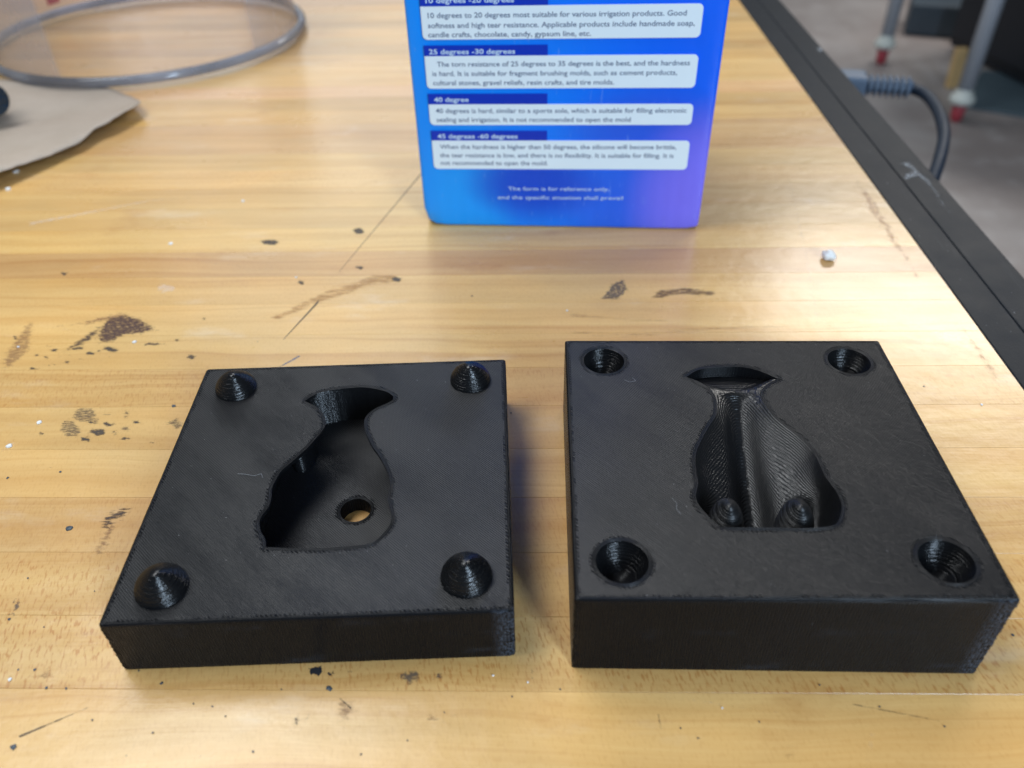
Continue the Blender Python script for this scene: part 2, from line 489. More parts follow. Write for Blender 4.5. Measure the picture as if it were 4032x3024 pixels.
M['s_ink'] = mat_stain('dark_ink_stain', rgb(.07, .042, .032), .16, .5, .5, (.5, 2.2, 1), .85, rim=3.2, amp=2.4)
M['s_bigblot'] = mat_stain('red_black_blot', rgb(.085, .040, .030), .10, .5, .8, (.7, 1.6, 1), .9, rim=3.0, amp=2.6)
M['s_seam'] = mat_stain('dark_cut_line', rgb(.07, .055, .04), -.3, .3, .5, (1, 1, 1), .8, rim=.3, amp=1.0)
M['s_orange'] = mat_stain('orange_brown_smear', rgb(.42, .22, .07), .12, .8, .35, (.4, 1.5, 1), .55, rim=4, amp=2.2)
M['s_blob'] = mat_stain('dark_spatter', rgb(.06, .048, .04), .10, .40, .8, (.7, 1.6, 1), .80, rim=1.6, amp=1.6)
M['s_bloblight'] = mat_stain('worn_spatter', rgb(.10, .08, .06), .26, .45, .9, (.5, 2.2, 1), .60, rim=2.2, amp=2.4)
M['s_speck'] = mat_stain('ink_spatter', rgb(.06, .045, .038), .50, .10, .75, (1, 1.2, 1), .75, rim=3.0)
M['s_brown'] = mat_stain('brown_stain', rgb(.13, .07, .035), .12, .6, .5, (.5, 1.8, 1), .65, rim=2.5, amp=2)
M['s_brownfaint'] = mat_stain('faint_brown_stain', rgb(.25, .13, .07), .12, .7, .6, (.6, 1.5, 1), .50, rim=3, amp=2)
M['s_grey'] = mat_stain('grey_smear', rgb(.12, .10, .085), .20, .40, .7, (1, 1, 1), .65, rim=2.2, amp=2.2)
M['s_darkblob'] = mat_stain('black_paint_blob', rgb(.022, .024, .03), .05, .06, .8, (1, 1, 1), 1, .35, rim=1.0)
M['s_red'] = mat_stain('red_brown_stain', rgb(.42, .17, .08), .2, .7, .35, (1.4, .6, 1), .45, rim=4, amp=2)
M['s_grainline'] = mat_stain('dark_grain_line', rgb(.36, .20, .07), .10, .8, .3, (.12, 1.2, 1), .55, rim=3.5, amp=1.8)
M['s_white'] = mat_stain('white_smear_or_glow', rgb(.85, .85, .84), .05, .8, .5, (1, 1, 1), .30, rim=2.5, amp=1.8)
M['s_line'] = mat_stain('dark_scratch', rgb(.08, .065, .05), -.1, .5, .35, (1, 1, 1), .7, rim=.4, amp=1.4)
M['s_bluestreak'] = mat_stain('blue_grey_smear', rgb(.16, .20, .28), .0, .3, .6, (1, 1, 1), .7, rim=1.0)
M['s_scuff'] = mat_stain('pale_scuff', rgb(.40, .44, .48), .12, .8, .5, (1, 1, 1), .6, rim=2.5, amp=2)
STAINS = [
 ('stain_or_glow', 'bigblot', [(-172.0, 142.9), (-173.7, 151.7), (-172.2, 157.2), (-166.0, 159.2), (-158.0, 156.1), (-147.6, 147.0), (-154.1, 143.9), (-160.5, 143.1), (-163.8, 138.5), (-168.4, 137.4)]),
 ('stain_or_glow', 'ink', [(-171.4, 151.7), (-170.5, 144.1), (-172.1, 139.2), (-175.3, 135.6), (-179.5, 131.8), (-182.5, 132.2), (-180.1, 138.1), (-176.8, 145.4), (-174.3, 150.4)]),
 ('stain_or_glow', 'brownfaint', [(-182.4, 151.8), (-176.1, 157.0), (-168.6, 160.9), (-160.0, 157.4), (-166.6, 154.9), (-173.9, 151.7), (-179.4, 149.2)]),
 ('stain_or_glow', 'brownfaint', [(-196.8, 146.9), (-197.2, 148.5), (-178.4, 155.7), (-172.4, 159.6), (-166.3, 158.8), (-175.8, 151.7)]),
 ('stain_or_glow', 'ink', [(-130.0, 44.5), (-131.1, 49.4), (-129.0, 53.1), (-125.1, 55.0), (-122.3, 54.2), (-122.2, 50.3), (-125.0, 46.6), (-127.7, 43.6)]),
 ('stain_or_glow', 'ink', [(-149.9, 56.9), (-148.6, 57.3), (-146.4, 53.4), (-147.4, 52.5)]),
 ('stain_or_glow', 'darkblob', [(-56.5, -0.5), (-53.7, 0.6), (-52.4, -0.8), (-53.5, -2.6), (-55.5, -2.1)]),
 ('stain_or_glow', 'darkblob', [(-52.3, -1.4), (-49.8, -1.1), (-49.3, -2.4), (-51.8, -2.6)]),
 ('stain_or_glow', 'grey', [(-49.8, -2.4), (-45.6, 0.5), (-42.0, 0.3), (-44.0, -2.1), (-47.8, -3.6)]),
 ('stain_or_glow', 'grey', [(-34.0, -2.5), (-31.4, 0.6), (-27.2, -0.7), (-26.6, -3.2), (-29.5, -5.7), (-32.9, -4.8)]),
 ('stain_or_glow', 'grey', [(-25.4, -0.9), (-22.0, 0.4), (-21.1, -3.4), (-24.4, -5.3)]),
 ('stain_or_glow', 'brownfaint', [(-49.1, -8.8), (-43.0, -7.9), (-41.4, -12.1), (-44.3, -16.8), (-47.5, -13.3)]),
 ('stain_or_glow', 'brownfaint', [(-26.9, -14.3), (-24.5, -10.2), (-21.5, -12.9), (-18.1, -12.5), (-19.1, -14.8), (-24.5, -15.7)]),
 ('stain_or_glow', 'grey', [(-59.4, -16.3), (-56.8, -12.8), (-51.4, -11.6), (-54.2, -14.5), (-57.5, -17.1)]),
 ('stain_or_glow', 'orange', [(-109.6, 154.3), (-97.2, 165.8), (-87.7, 176.2), (-79.7, 180.8), (-70.0, 188.8), (-57.0, 190.2), (-56.4, 180.4), (-68.1, 177.0), (-76.9, 170.7), (-87.1, 163.3), (-101.6, 152.2)]),
 ('stain_or_glow', 'ink', [(-61.1, 186.1), (-58.1, 187.9), (-57.2, 183.4), (-59.8, 182.0)]),
 ('stain_or_glow', 'brown', [(48.1, 169.1), (52.5, 174.3), (64.3, 176.6), (78.9, 172.2), (74.4, 168.1), (61.3, 168.9), (49.6, 165.7)]),
 ('stain_or_glow', 'grey', [(26.9, 166.0), (33.7, 179.9), (39.8, 183.5), (41.3, 174.4), (36.4, 165.8)]),
 ('stain_or_glow', 'red', [(163.2, 279.4), (167.0, 280.4), (168.8, 253.4), (167.7, 221.2), (164.6, 181.7), (160.2, 177.4), (159.3, 208.8), (159.5, 248.8)]),
 ('stain_or_glow', 'red', [(165.0, 151.2), (167.9, 151.8), (169.4, 124.7), (166.2, 106.4), (163.0, 106.4), (162.3, 127.5)]),
 ('stain_or_glow', 'grainline', [(14.4, 158.7), (46.3, 153.2), (82.5, 152.1), (129.7, 158.7), (167.6, 162.5), (166.7, 160.2), (128.9, 156.1), (82.0, 149.6), (45.9, 149.4), (14.2, 152.9)]),
 ('stain_or_glow', 'grainline', [(14.0, 146.0), (36.4, 144.5), (81.9, 149.0), (136.5, 151.6), (166.2, 150.0), (165.5, 148.1), (135.8, 149.4), (80.9, 144.1), (35.9, 139.7), (13.8, 141.1)]),
 ('stain_or_glow', 'brownfaint', [(-203.8, 130.6), (-205.0, 155.3), (-199.6, 152.0), (-192.5, 133.4), (-195.8, 122.0), (-199.3, 122.0)]),
 ('stain_or_glow', 'brownfaint', [(-128.7, 38.7), (-127.5, 49.4), (-123.6, 46.6), (-123.2, 35.3), (-127.5, 32.8)]),
 ('stain_or_glow', 'grey', [(-142.1, 14.9), (-144.0, 22.4), (-140.6, 20.9), (-138.2, 13.4)]),
 ('stain_or_glow', 'brownfaint', [(-127.7, -2.9), (-123.0, -0.2), (-117.6, -1.5), (-119.7, -4.7), (-125.3, -5.4)]),
 ('stain_or_glow', 'grey', [(-2.0, -4.6), (-0.3, 0.5), (1.4, -0.8), (0.3, -5.8)]),
 ('stain_or_glow', 'brownfaint', [(78.6, 29.3), (81.6, 35.7), (82.8, 26.2)]),
 ('stain_or_glow', 'grey', [(84.5, 393.7), (89.9, 401.6), (87.1, 370.6), (83.2, 370.7)]),
 ('stain_or_glow', 'grey', [(174.7, 465.1), (182.5, 474.7), (172.6, 432.4), (169.5, 434.3)]),
 ('stain_or_glow', 'brown', [(57.9, -20.4), (60.4, -18.7), (60.7, -22.5), (58.3, -23.0)]),
 ('stain_or_glow', 'white', [(-162.1, 179.0), (-159.4, 182.6), (-151.3, 179.6), (-150.8, 175.2), (-156.5, 171.7)]),  # soft glow on the wood, painted in as a pale patch
 ('stain_or_glow', 'white', [(-199.3, 122.0), (-195.7, 125.3), (-194.8, 124.2), (-198.5, 120.3)]),
 ('stain_or_glow', 'white', [(-177.5, 79.7), (-177.4, 84.1), (-173.2, 83.7), (-173.2, 80.5), (-175.8, 77.9)]),
 ('scratch', 'seam', [(-55.4, 299.2), (-83.6, 191.3), (-83.9, 189.4), (-56.1, 294.0)]),
 ('scratch', 'seam', [(-88.0, 168.8), (-96.3, 141.5), (-96.6, 139.7), (-88.2, 165.0)]),
 ('scratch', 'bluestreak', [(-88.3, 130.2), (-86.5, 130.2), (-92.8, 123.4), (-94.7, 122.6)]),
 ('scratch', 'white', [(132.4, 285.7), (133.6, 285.6), (123.8, 213.5), (112.7, 148.7), (109.7, 135.1), (108.3, 135.1), (116.7, 182.4), (125.1, 235.4)]),
 ('scratch', 'white', [(80.3, -14.2), (81.2, -14.2), (76.5, -24.3), (75.2, -24.4)]),
 ('scratch', 'white', [(22.0, -4.4), (22.6, -4.4), (21.8, -14.0), (21.3, -14.0)]),
 ('scratch', 'line', [(-122.3, -18.5), (-108.6, -11.2), (-108.5, -11.4), (-121.8, -19.0)]),
 ('scratch', 'line', [(-46.9, -8.3), (-43.6, -10.9), (-43.9, -11.2), (-47.1, -8.6)]),
 ('scratch', 'line', [(30.2, -11.9), (30.6, -11.9), (30.8, -15.6), (30.4, -15.6)]),
 ('scratch', 'white', [(-245.6, 238.3), (-192.4, 261.6), (-169.2, 263.6), (-168.7, 262.1), (-191.3, 258.5), (-243.3, 233.6)]),
 ('scratch', 'white', [(-160.7, 204.0), (-119.9, 193.4), (-90.3, 189.1), (-90.1, 188.0), (-119.5, 191.9), (-160.0, 202.0)]),
 ('scratch', 'line', [(77.2, -8.9), (98.5, -13.4), (98.4, -13.6), (77.1, -9.2)]),
 ('scratch', 'white', [(26.4, -6.2), (61.1, -11.3), (61.0, -11.7), (26.3, -6.7)]),
 ('edge_scuff', 'scuff', [(191.7, 294.2), (199.3, 295.2), (200.7, 279.5), (201.9, 272.0), (197.8, 233.9), (195.4, 232.1), (197.8, 265.3), (195.9, 275.9), (187.1, 270.8), (188.8, 278.7), (195.3, 284.0)]),
 ('edge_scuff', 'scuff', [(183.6, 495.4), (186.4, 498.5), (185.0, 490.1), (182.5, 488.1)]),
 ('edge_scuff', 'scuff', [(200.4, 484.1), (206.6, 489.0), (205.4, 476.7), (199.9, 472.9)]),
 ('edge_scuff', 'scuff', [(170.6, 394.4), (175.1, 398.3), (173.4, 388.8), (169.9, 387.3)]),
 ('stain_or_glow', 'blob', [(-185.4, 123.7), (-186.4, 124.4), (-187.6, 124.3), (-188.6, 124.1), (-188.9, 123.4), (-189.2, 122.5), (-187.9, 121.6), (-186.3, 121.5), (-185.2, 121.7), (-184.0, 122.1), (-184.2, 123.0)]),
 ('stain_or_glow', 'blob', [(-183.4, 125.5), (-184.1, 125.7), (-184.8, 125.9), (-185.1, 125.6), (-185.4, 125.2), (-184.9, 124.6), (-184.5, 124.0), (-183.8, 123.7), (-183.3, 124.0), (-182.9, 124.2), (-183.1, 124.9)]),
 ('stain_or_glow', 'blob', [(-181.3, 125.1), (-181.9, 125.4), (-182.6, 125.6), (-183.0, 125.3), (-182.8, 124.8), (-182.5, 124.3), (-182.1, 123.9), (-181.6, 123.5), (-181.1, 123.7), (-181.1, 124.1), (-181.0, 124.5)]),
 ('stain_or_glow', 'blob', [(-179.3, 125.7), (-180.0, 126.0), (-180.8, 126.2), (-181.3, 125.9), (-181.4, 125.4), (-181.2, 124.9), (-180.6, 124.3), (-179.8, 124.0), (-179.3, 124.4), (-178.8, 124.6), (-178.6, 125.1)]),
 ('stain_or_glow', 'blob', [(-175.1, 127.7), (-176.1, 128.1), (-177.0, 128.6), (-177.4, 128.0), (-177.5, 127.2), (-177.3, 126.3), (-176.4, 125.6), (-175.5, 125.2), (-174.6, 125.1), (-174.0, 125.7), (-174.5, 126.8)]),
 ('stain_or_glow', 'blob', [(-183.9, 130.4), (-184.9, 130.9), (-186.0, 131.2), (-186.6, 130.7), (-187.1, 130.1), (-186.5, 129.3), (-185.7, 128.5), (-184.6, 128.1), (-183.5, 128.2), (-183.0, 128.8), (-183.3, 129.7)]),
 ('stain_or_glow', 'blob', [(-179.9, 130.6), (-180.6, 130.9), (-181.4, 131.2), (-181.9, 130.9), (-182.2, 130.4), (-181.9, 129.8), (-181.2, 129.2), (-180.4, 129.1), (-179.4, 128.9), (-179.4, 129.6), (-179.6, 130.1)]),
 ('stain_or_glow', 'blob', [(-188.3, 131.7), (-189.2, 132.3), (-190.5, 132.4), (-191.5, 132.1), (-192.1, 131.5), (-191.1, 130.8), (-190.4, 130.1), (-189.3, 130.0), (-188.4, 130.1), (-187.8, 130.5), (-187.8, 131.1)]),
 ('stain_or_glow', 'blob', [(-176.3, 131.5), (-176.8, 131.7), (-177.4, 131.9), (-177.9, 131.8), (-177.9, 131.2), (-177.7, 130.7), (-177.2, 130.2), (-176.6, 130.1), (-176.0, 130.0), (-175.7, 130.4), (-175.8, 131.0)]),
 ('stain_or_glow', 'blob', [(-182.9, 135.4), (-184.2, 136.1), (-185.4, 135.9), (-186.0, 135.4), (-186.6, 134.9), (-186.5, 134.0), (-185.4, 133.1), (-184.0, 132.8), (-182.8, 133.0), (-182.6, 133.8), (-182.7, 134.5)]),
 ('stain_or_glow', 'blob', [(-186.6, 137.1), (-187.4, 137.4), (-188.3, 137.7), (-188.8, 137.3), (-189.4, 136.9), (-189.2, 136.2), (-188.1, 135.9), (-187.3, 135.6), (-186.6, 135.7), (-186.0, 136.0), (-186.0, 136.6)]),
 ('stain_or_glow', 'blob', [(-173.5, 136.5), (-175.5, 136.7), (-176.9, 136.8), (-178.0, 136.5), (-178.9, 135.9), (-179.1, 134.7), (-177.3, 133.8), (-175.6, 133.7), (-174.0, 133.6), (-172.8, 134.2), (-172.7, 135.3)]),
 ('stain_or_glow', 'blob', [(-167.7, 133.4), (-169.1, 133.8), (-170.6, 134.4), (-171.0, 133.4), (-171.5, 132.8), (-171.6, 131.7), (-170.3, 130.8), (-168.9, 130.6), (-167.9, 130.8), (-166.6, 131.1), (-167.0, 132.2)]),
 ('stain_or_glow', 'blob', [(-170.7, 129.1), (-171.2, 129.8), (-171.9, 129.7), (-172.3, 129.4), (-172.3, 128.9), (-172.3, 128.3), (-171.6, 127.9), (-170.9, 127.5), (-170.2, 127.5), (-169.9, 128.0), (-170.3, 128.6)]),
 ('stain_or_glow', 'blob', [(-160.3, 135.6), (-161.9, 136.5), (-164.0, 136.9), (-166.0, 136.6), (-166.5, 135.3), (-165.1, 134.0), (-163.8, 133.1), (-162.1, 132.4), (-159.8, 132.1), (-158.7, 133.1), (-158.5, 134.5)]),
 ('stain_or_glow', 'blob', [(-165.7, 134.4), (-166.4, 135.1), (-167.2, 135.2), (-167.6, 134.8), (-167.8, 134.1), (-167.7, 133.3), (-166.9, 132.5), (-166.0, 132.5), (-165.5, 132.6), (-164.7, 132.8), (-164.8, 133.7)]),
 ('stain_or_glow', 'blob', [(-169.2, 129.3), (-169.6, 129.8), (-170.2, 129.8), (-170.7, 129.7), (-170.5, 129.1), (-170.4, 128.6), (-169.9, 128.1), (-169.4, 128.1), (-168.8, 127.9), (-168.6, 128.4), (-168.6, 128.9)]),
 ('stain_or_glow', 'blob', [(-170.6, 142.2), (-171.3, 143.1), (-171.8, 143.0), (-172.6, 143.1), (-172.4, 142.0), (-172.1, 140.8), (-171.2, 140.2), (-170.4, 139.5), (-169.9, 139.8), (-169.5, 140.3), (-170.1, 141.4)]),
 ('stain_or_glow', 'blob', [(-136.5, 140.9), (-137.7, 141.4), (-139.0, 141.5), (-140.1, 141.1), (-140.3, 140.5), (-139.9, 139.9), (-139.4, 139.1), (-138.2, 139.1), (-137.2, 139.2), (-136.1, 139.4), (-135.6, 140.1)]),
 ('stain_or_glow', 'blob', [(-143.1, 138.5), (-145.3, 138.9), (-148.1, 139.4), (-150.4, 138.9), (-151.7, 138.3), (-151.2, 137.5), (-150.5, 136.6), (-147.0, 136.5), (-144.3, 136.7), (-141.4, 137.0), (-141.3, 137.8)]),
 ('stain_or_glow', 'blob', [(-127.8, 130.6), (-129.1, 131.3), (-130.4, 131.5), (-131.0, 130.8), (-131.6, 130.0), (-131.5, 128.8), (-130.3, 127.8), (-129.0, 127.0), (-127.7, 127.3), (-127.5, 128.4), (-127.2, 129.4)]),
 ('stain_or_glow', 'blob', [(-131.4, 155.5), (-132.1, 156.1), (-132.9, 156.3), (-133.1, 155.6), (-133.3, 155.0), (-133.3, 154.0), (-132.5, 153.4), (-131.8, 153.1), (-131.0, 152.9), (-131.0, 153.8), (-131.1, 154.6)]),
 ('stain_or_glow', 'blob', [(-202.5, 143.5), (-203.8, 144.1), (-205.2, 144.6), (-206.0, 144.1), (-205.5, 142.8), (-204.9, 141.9), (-204.2, 140.7), (-203.0, 140.6), (-202.4, 140.9), (-201.6, 141.3), (-202.2, 142.3)]),
 ('stain_or_glow', 'blob', [(-117.5, 217.8), (-119.7, 219.3), (-122.6, 219.3), (-125.2, 218.8), (-126.8, 217.3), (-124.7, 215.5), (-124.1, 213.4), (-121.0, 213.5), (-117.9, 212.7), (-116.7, 214.4), (-115.9, 216.1)]),
 ('stain_or_glow', 'blob', [(-204.3, 191.6), (-205.8, 191.9), (-207.0, 192.3), (-208.5, 192.2), (-208.1, 191.0), (-207.7, 190.0), (-206.9, 188.8), (-205.3, 188.3), (-204.1, 188.7), (-203.9, 189.6), (-203.3, 190.4)]),
 ('stain_or_glow', 'blob', [(-78.9, 227.3), (-80.1, 229.3), (-82.2, 229.5), (-83.9, 228.5), (-85.0, 227.0), (-83.8, 225.0), (-82.7, 223.4), (-81.0, 222.5), (-79.2, 222.8), (-77.7, 223.7), (-77.9, 225.7)]),
 ('stain_or_glow', 'blob', [(-73.9, 194.7), (-75.2, 195.1), (-76.3, 195.4), (-77.6, 195.2), (-77.7, 193.9), (-78.0, 192.6), (-76.7, 191.8), (-75.6, 190.9), (-74.4, 191.1), (-73.2, 191.8), (-73.0, 193.3)]),
 ('stain_or_glow', 'blob', [(-97.0, 182.9), (-98.3, 183.6), (-99.5, 183.8), (-100.5, 183.3), (-100.8, 182.1), (-100.6, 180.8), (-99.4, 180.0), (-98.4, 178.7), (-97.2, 179.1), (-96.6, 180.1), (-96.7, 181.4)]),
 ('stain_or_glow', 'blob', [(-55.8, 185.2), (-57.3, 186.0), (-58.8, 186.3), (-59.9, 185.4), (-60.6, 184.3), (-60.4, 182.7), (-59.7, 181.1), (-58.1, 180.9), (-56.3, 180.3), (-55.3, 181.7), (-55.1, 183.4)]),
 ('stain_or_glow', 'blob', [(-145.1, 89.1), (-147.1, 90.3), (-149.1, 89.8), (-150.9, 89.6), (-151.4, 88.4), (-151.1, 87.0), (-149.2, 86.1), (-147.2, 85.1), (-145.5, 85.6), (-143.9, 86.3), (-144.3, 87.7)]),
 ('stain_or_glow', 'blob', [(-148.9, 85.3), (-150.3, 86.2), (-151.9, 86.2), (-153.2, 85.8), (-152.8, 84.6), (-153.1, 83.6), (-151.6, 82.8), (-150.2, 82.6), (-148.4, 82.0), (-147.9, 83.1), (-148.4, 84.2)]),
 ('stain_or_glow', 'blob', [(-144.4, 92.8), (-145.5, 93.3), (-146.7, 93.6), (-148.4, 93.7), (-148.8, 92.6), (-147.7, 91.3), (-146.7, 90.2), (-145.3, 90.2), (-143.9, 89.9), (-143.4, 90.8), (-142.8, 91.8)]),
 ('stain_or_glow', 'blob', [(-140.8, 87.9), (-141.5, 88.6), (-142.6, 88.9), (-143.5, 88.6), (-143.3, 87.6), (-142.7, 86.9), (-142.2, 86.2), (-141.3, 85.8), (-140.4, 85.9), (-139.8, 86.4), (-140.3, 87.3)]),
 ('stain_or_glow', 'blob', [(-135.4, 85.4), (-136.7, 85.7), (-138.1, 86.1), (-138.7, 85.4), (-139.5, 85.0), (-139.1, 84.2), (-138.2, 83.6), (-137.0, 83.3), (-135.6, 83.2), (-134.9, 83.8), (-134.3, 84.6)]),
 ('stain_or_glow', 'blob', [(-134.9, 93.3), (-135.8, 94.1), (-136.9, 93.7), (-138.3, 93.9), (-138.0, 92.9), (-137.9, 92.1), (-137.2, 91.3), (-135.9, 91.2), (-135.0, 91.3), (-134.0, 91.7), (-134.0, 92.5)]),
 ('stain_or_glow', 'blob', [(-145.6, 86.1), (-146.2, 86.5), (-146.7, 86.4), (-147.2, 86.3), (-147.4, 85.8), (-147.2, 85.1), (-146.5, 84.7), (-145.8, 84.2), (-145.4, 84.5), (-144.9, 84.7), (-145.3, 85.5)]),
 ('stain_or_glow', 'blob', [(-150.8, 100.2), (-151.7, 100.5), (-152.4, 100.6), (-153.0, 100.4), (-153.2, 99.8), (-152.8, 99.0), (-152.1, 98.5), (-151.4, 98.2), (-150.8, 98.4), (-150.4, 98.7), (-150.6, 99.4)]),
 ('stain_or_glow', 'blob', [(-165.8, 87.5), (-166.6, 87.9), (-167.6, 88.1), (-168.4, 87.8), (-168.6, 87.2), (-168.1, 86.6), (-167.4, 86.0), (-166.4, 85.5), (-165.4, 85.6), (-165.0, 86.2), (-165.3, 86.9)]),
 ('stain_or_glow', 'blob', [(-126.3, 83.1), (-126.8, 83.6), (-127.6, 83.6), (-128.4, 83.5), (-128.2, 82.8), (-128.1, 82.3), (-127.7, 81.6), (-126.8, 81.4), (-126.2, 81.7), (-125.8, 82.0), (-125.9, 82.6)]),
 ('stain_or_glow', 'blob', [(-151.0, 93.6), (-152.0, 93.8), (-152.8, 94.0), (-153.4, 93.7), (-153.7, 93.1), (-153.3, 92.5), (-152.8, 91.7), (-151.8, 91.4), (-151.0, 91.6), (-150.5, 92.1), (-150.9, 92.8)]),
 ('stain_or_glow', 'blob', [(-154.7, 71.2), (-155.3, 71.5), (-156.2, 71.6), (-156.8, 71.4), (-156.7, 71.1), (-156.9, 70.8), (-156.5, 70.5), (-155.6, 70.3), (-154.8, 70.4), (-154.6, 70.7), (-154.2, 71.0)]),
 ('stain_or_glow', 'blob', [(-144.1, 83.9), (-144.7, 84.0), (-145.1, 84.0), (-145.4, 83.9), (-145.7, 83.7), (-145.3, 83.3), (-145.0, 82.9), (-144.5, 82.7), (-144.2, 82.9), (-143.8, 83.0), (-144.0, 83.4)]),
 ('stain_or_glow', 'bloblight', [(-152.0, 98.7), (-154.9, 101.4), (-158.1, 101.3), (-161.6, 101.0), (-161.3, 97.6), (-160.6, 94.4), (-157.0, 92.1), (-153.9, 91.7), (-150.1, 90.5), (-148.3, 92.8), (-150.2, 96.1)]),
 ('stain_or_glow', 'bloblight', [(-156.0, 92.5), (-158.7, 94.6), (-161.3, 94.9), (-163.4, 94.1), (-162.7, 91.0), (-162.2, 87.9), (-159.3, 85.5), (-156.5, 84.3), (-153.9, 84.2), (-152.3, 86.0), (-153.0, 89.6)]),
 ('stain_or_glow', 'bloblight', [(-146.3, 97.7), (-147.9, 98.1), (-149.4, 98.3), (-150.8, 98.2), (-151.2, 97.1), (-150.3, 96.0), (-149.1, 95.4), (-147.9, 95.0), (-146.8, 95.1), (-146.1, 95.7), (-145.4, 96.5)]),
 ('stain_or_glow', 'bloblight', [(-140.3, 99.1), (-141.8, 100.1), (-143.2, 100.7), (-144.3, 100.3), (-143.8, 98.0), (-142.7, 96.1), (-141.7, 93.8), (-140.5, 94.0), (-139.1, 93.5), (-138.9, 94.9), (-139.3, 97.0)]),
 ('stain_or_glow', 'bloblight', [(-120.3, 93.5), (-122.0, 95.6), (-124.2, 95.6), (-125.2, 94.2), (-126.9, 93.0), (-125.7, 90.6), (-123.4, 89.5), (-121.4, 87.4), (-120.2, 88.9), (-118.4, 89.6), (-118.1, 91.7)]),
 ('stain_or_glow', 'bloblight', [(-136.6, 90.1), (-137.8, 91.5), (-139.7, 91.5), (-141.3, 91.0), (-141.7, 89.8), (-141.2, 88.3), (-139.5, 87.5), (-137.9, 87.1), (-136.5, 87.3), (-135.9, 88.0), (-135.6, 89.0)]),
]
CHIPS = [(-138.6, 45.5, 1.44), (-126.2, 101.0, 1.24), (-126.7, -1.2, 0.57), (-121.3, -6.2, 0.56), (-116.2, -6.3, 0.56), (-122.2, -21.3, 1.10), (-106.1, -14.5, 0.40), (-92.6, -4.7, 0.67), (-77.9, -10.8, 0.39), (-82.8, -10.1, 0.39), (-74.0, -13.3, 0.38), (-90.2, -17.5, 0.39), (-64.9, -21.9, 0.49), (-50.2, -5.8, 1.26), (-99.7, -1.4, 0.41), (-168.0, 66.2, 0.70), (-152.1, 68.9, 0.69), (-140.9, 13.7, 0.61), (-24.6, 170.0, 0.58), (17.7, 128.7, 0.52), (-7.0, 96.8, 0.48), (138.3, 110.3, 0.55), (124.0, 10.2, 0.58), (35.2, -15.4, 0.36), (39.0, -17.8, 0.36), (83.5, -9.7, 0.39), (-130.9, -1.2, 0.43), (-110.5, 10.7, 0.28), (-21.0, -11.9, 0.24), (-4.7, -7.7, 0.36), (54.0, -13.7, 0.37), (-121.3, 22.8, 0.30), (-142.3, 27.1, 0.47), (-130.2, 11.3, 0.30), (7.1, -5.7, 0.37), (70.8, -4.1, 0.26), (97.0, -14.5, 0.40), (-62.0, -6.2, 0.25), (-39.5, -22.3, 0.36), (-29.1, -18.9, 0.24), ]
CRUMBS = [(129.2, 197.3, 3.06), (-279.9, 295.3, 1.51), (-273.4, 274.0, 1.46), (-145.1, 258.0, 1.00), (-166.9, 215.8, 1.18), (-154.8, 139.1, 1.00), (-170.4, 92.7, 0.93), (-174.9, 80.8, 1.10), (-199.5, 136.4, 0.63), (-131.7, -4.0, 0.58), (154.1, 100.3, 0.55), (-0.9, -3.9, 0.37), (14.4, 158.7, 0.56), (-101.7, 185.5, 0.63), (-9.6, -2.1, 0.37), (45.9, -10.3, 0.37), (87.6, 88.9, 0.33), ]

lvl = 0
for (nm, kind, poly) in STAINS:
    P = np.array(poly, float)
    if kind == 'scuff': z0 = .42
    else: z0 = .05 + .004 * (lvl % 9)
    lvl += 1
    area2 = 0.5 * abs((P[:, 0] * np.roll(P[:, 1], -1) - np.roll(P[:, 0], -1) * P[:, 1]).sum())
    thin = 'scratch' in nm
    if (P[1] - P[0]).tolist() and 0.5 * (P[:, 0] * np.roll(P[:, 1], -1) - np.roll(P[:, 0], -1) * P[:, 1]).sum() < 0: P = P[::-1]
    lp = resample(P, 1.0 if not thin else 2.0)
    if not thin: lp = lp + NPR.uniform(-.25, .25, lp.shape)
    gr = max(.5, math.sqrt(area2) / 26)
    V, T = sheet(lp, [], gr, gap=gr * .4)
    ed = pdist(V, lp)
    if thin: ed = ed + .12
    b = MB(); b.add([(x, y, z0) for x, y in V], T, False, ed)
    link(nm, b.build(nm), M['s_' + kind], bench, (0, 0, BZ))

# chips of dried paint and crumbs: things that lie loose on the bench
def chip_mesh(r, h, seed):
    rr = random.Random(seed); n = 7
    top = []; bot = []
    for i in range(n):
        a = 2 * math.pi * i / n + rr.uniform(-.25, .25); q = r * rr.uniform(.6, 1.15)
        bot.append((q * math.cos(a), q * math.sin(a), 0)); top.append((q * .8 * math.cos(a), q * .8 * math.sin(a), h * rr.uniform(.7, 1.1)))
    V = bot + top + [(0, 0, h * 1.15)]
    F = [(i, (i + 1) % n, n + (i + 1) % n, n + i) for i in range(n)] + [(n + i, n + (i + 1) % n, 2 * n) for i in range(n)] + [tuple(range(n))[::-1]]
    return mesh('chip', V, F)
M['chip'] = mat_simple('blue_black_paint', rgb(.05, .075, .10), .4, .5, .8)
M['crumb'] = mat_simple('white_crumb', rgb(.88, .88, .86), .6, .15, 1.0)
def area_of(x, y):
    if y < -5: return 'in front of the left mould' if x < -40 else ('in front of the gap between the moulds' if x < 15 else 'in front of the right mould')
    if x < -100: return 'to the left of the left mould' if y < 105 else 'behind and left of the left mould'
    if x > 110: return 'to the right of the right mould'
    if y > 98: return 'between the moulds and the blue box'
    return 'in the gap between the two moulds'
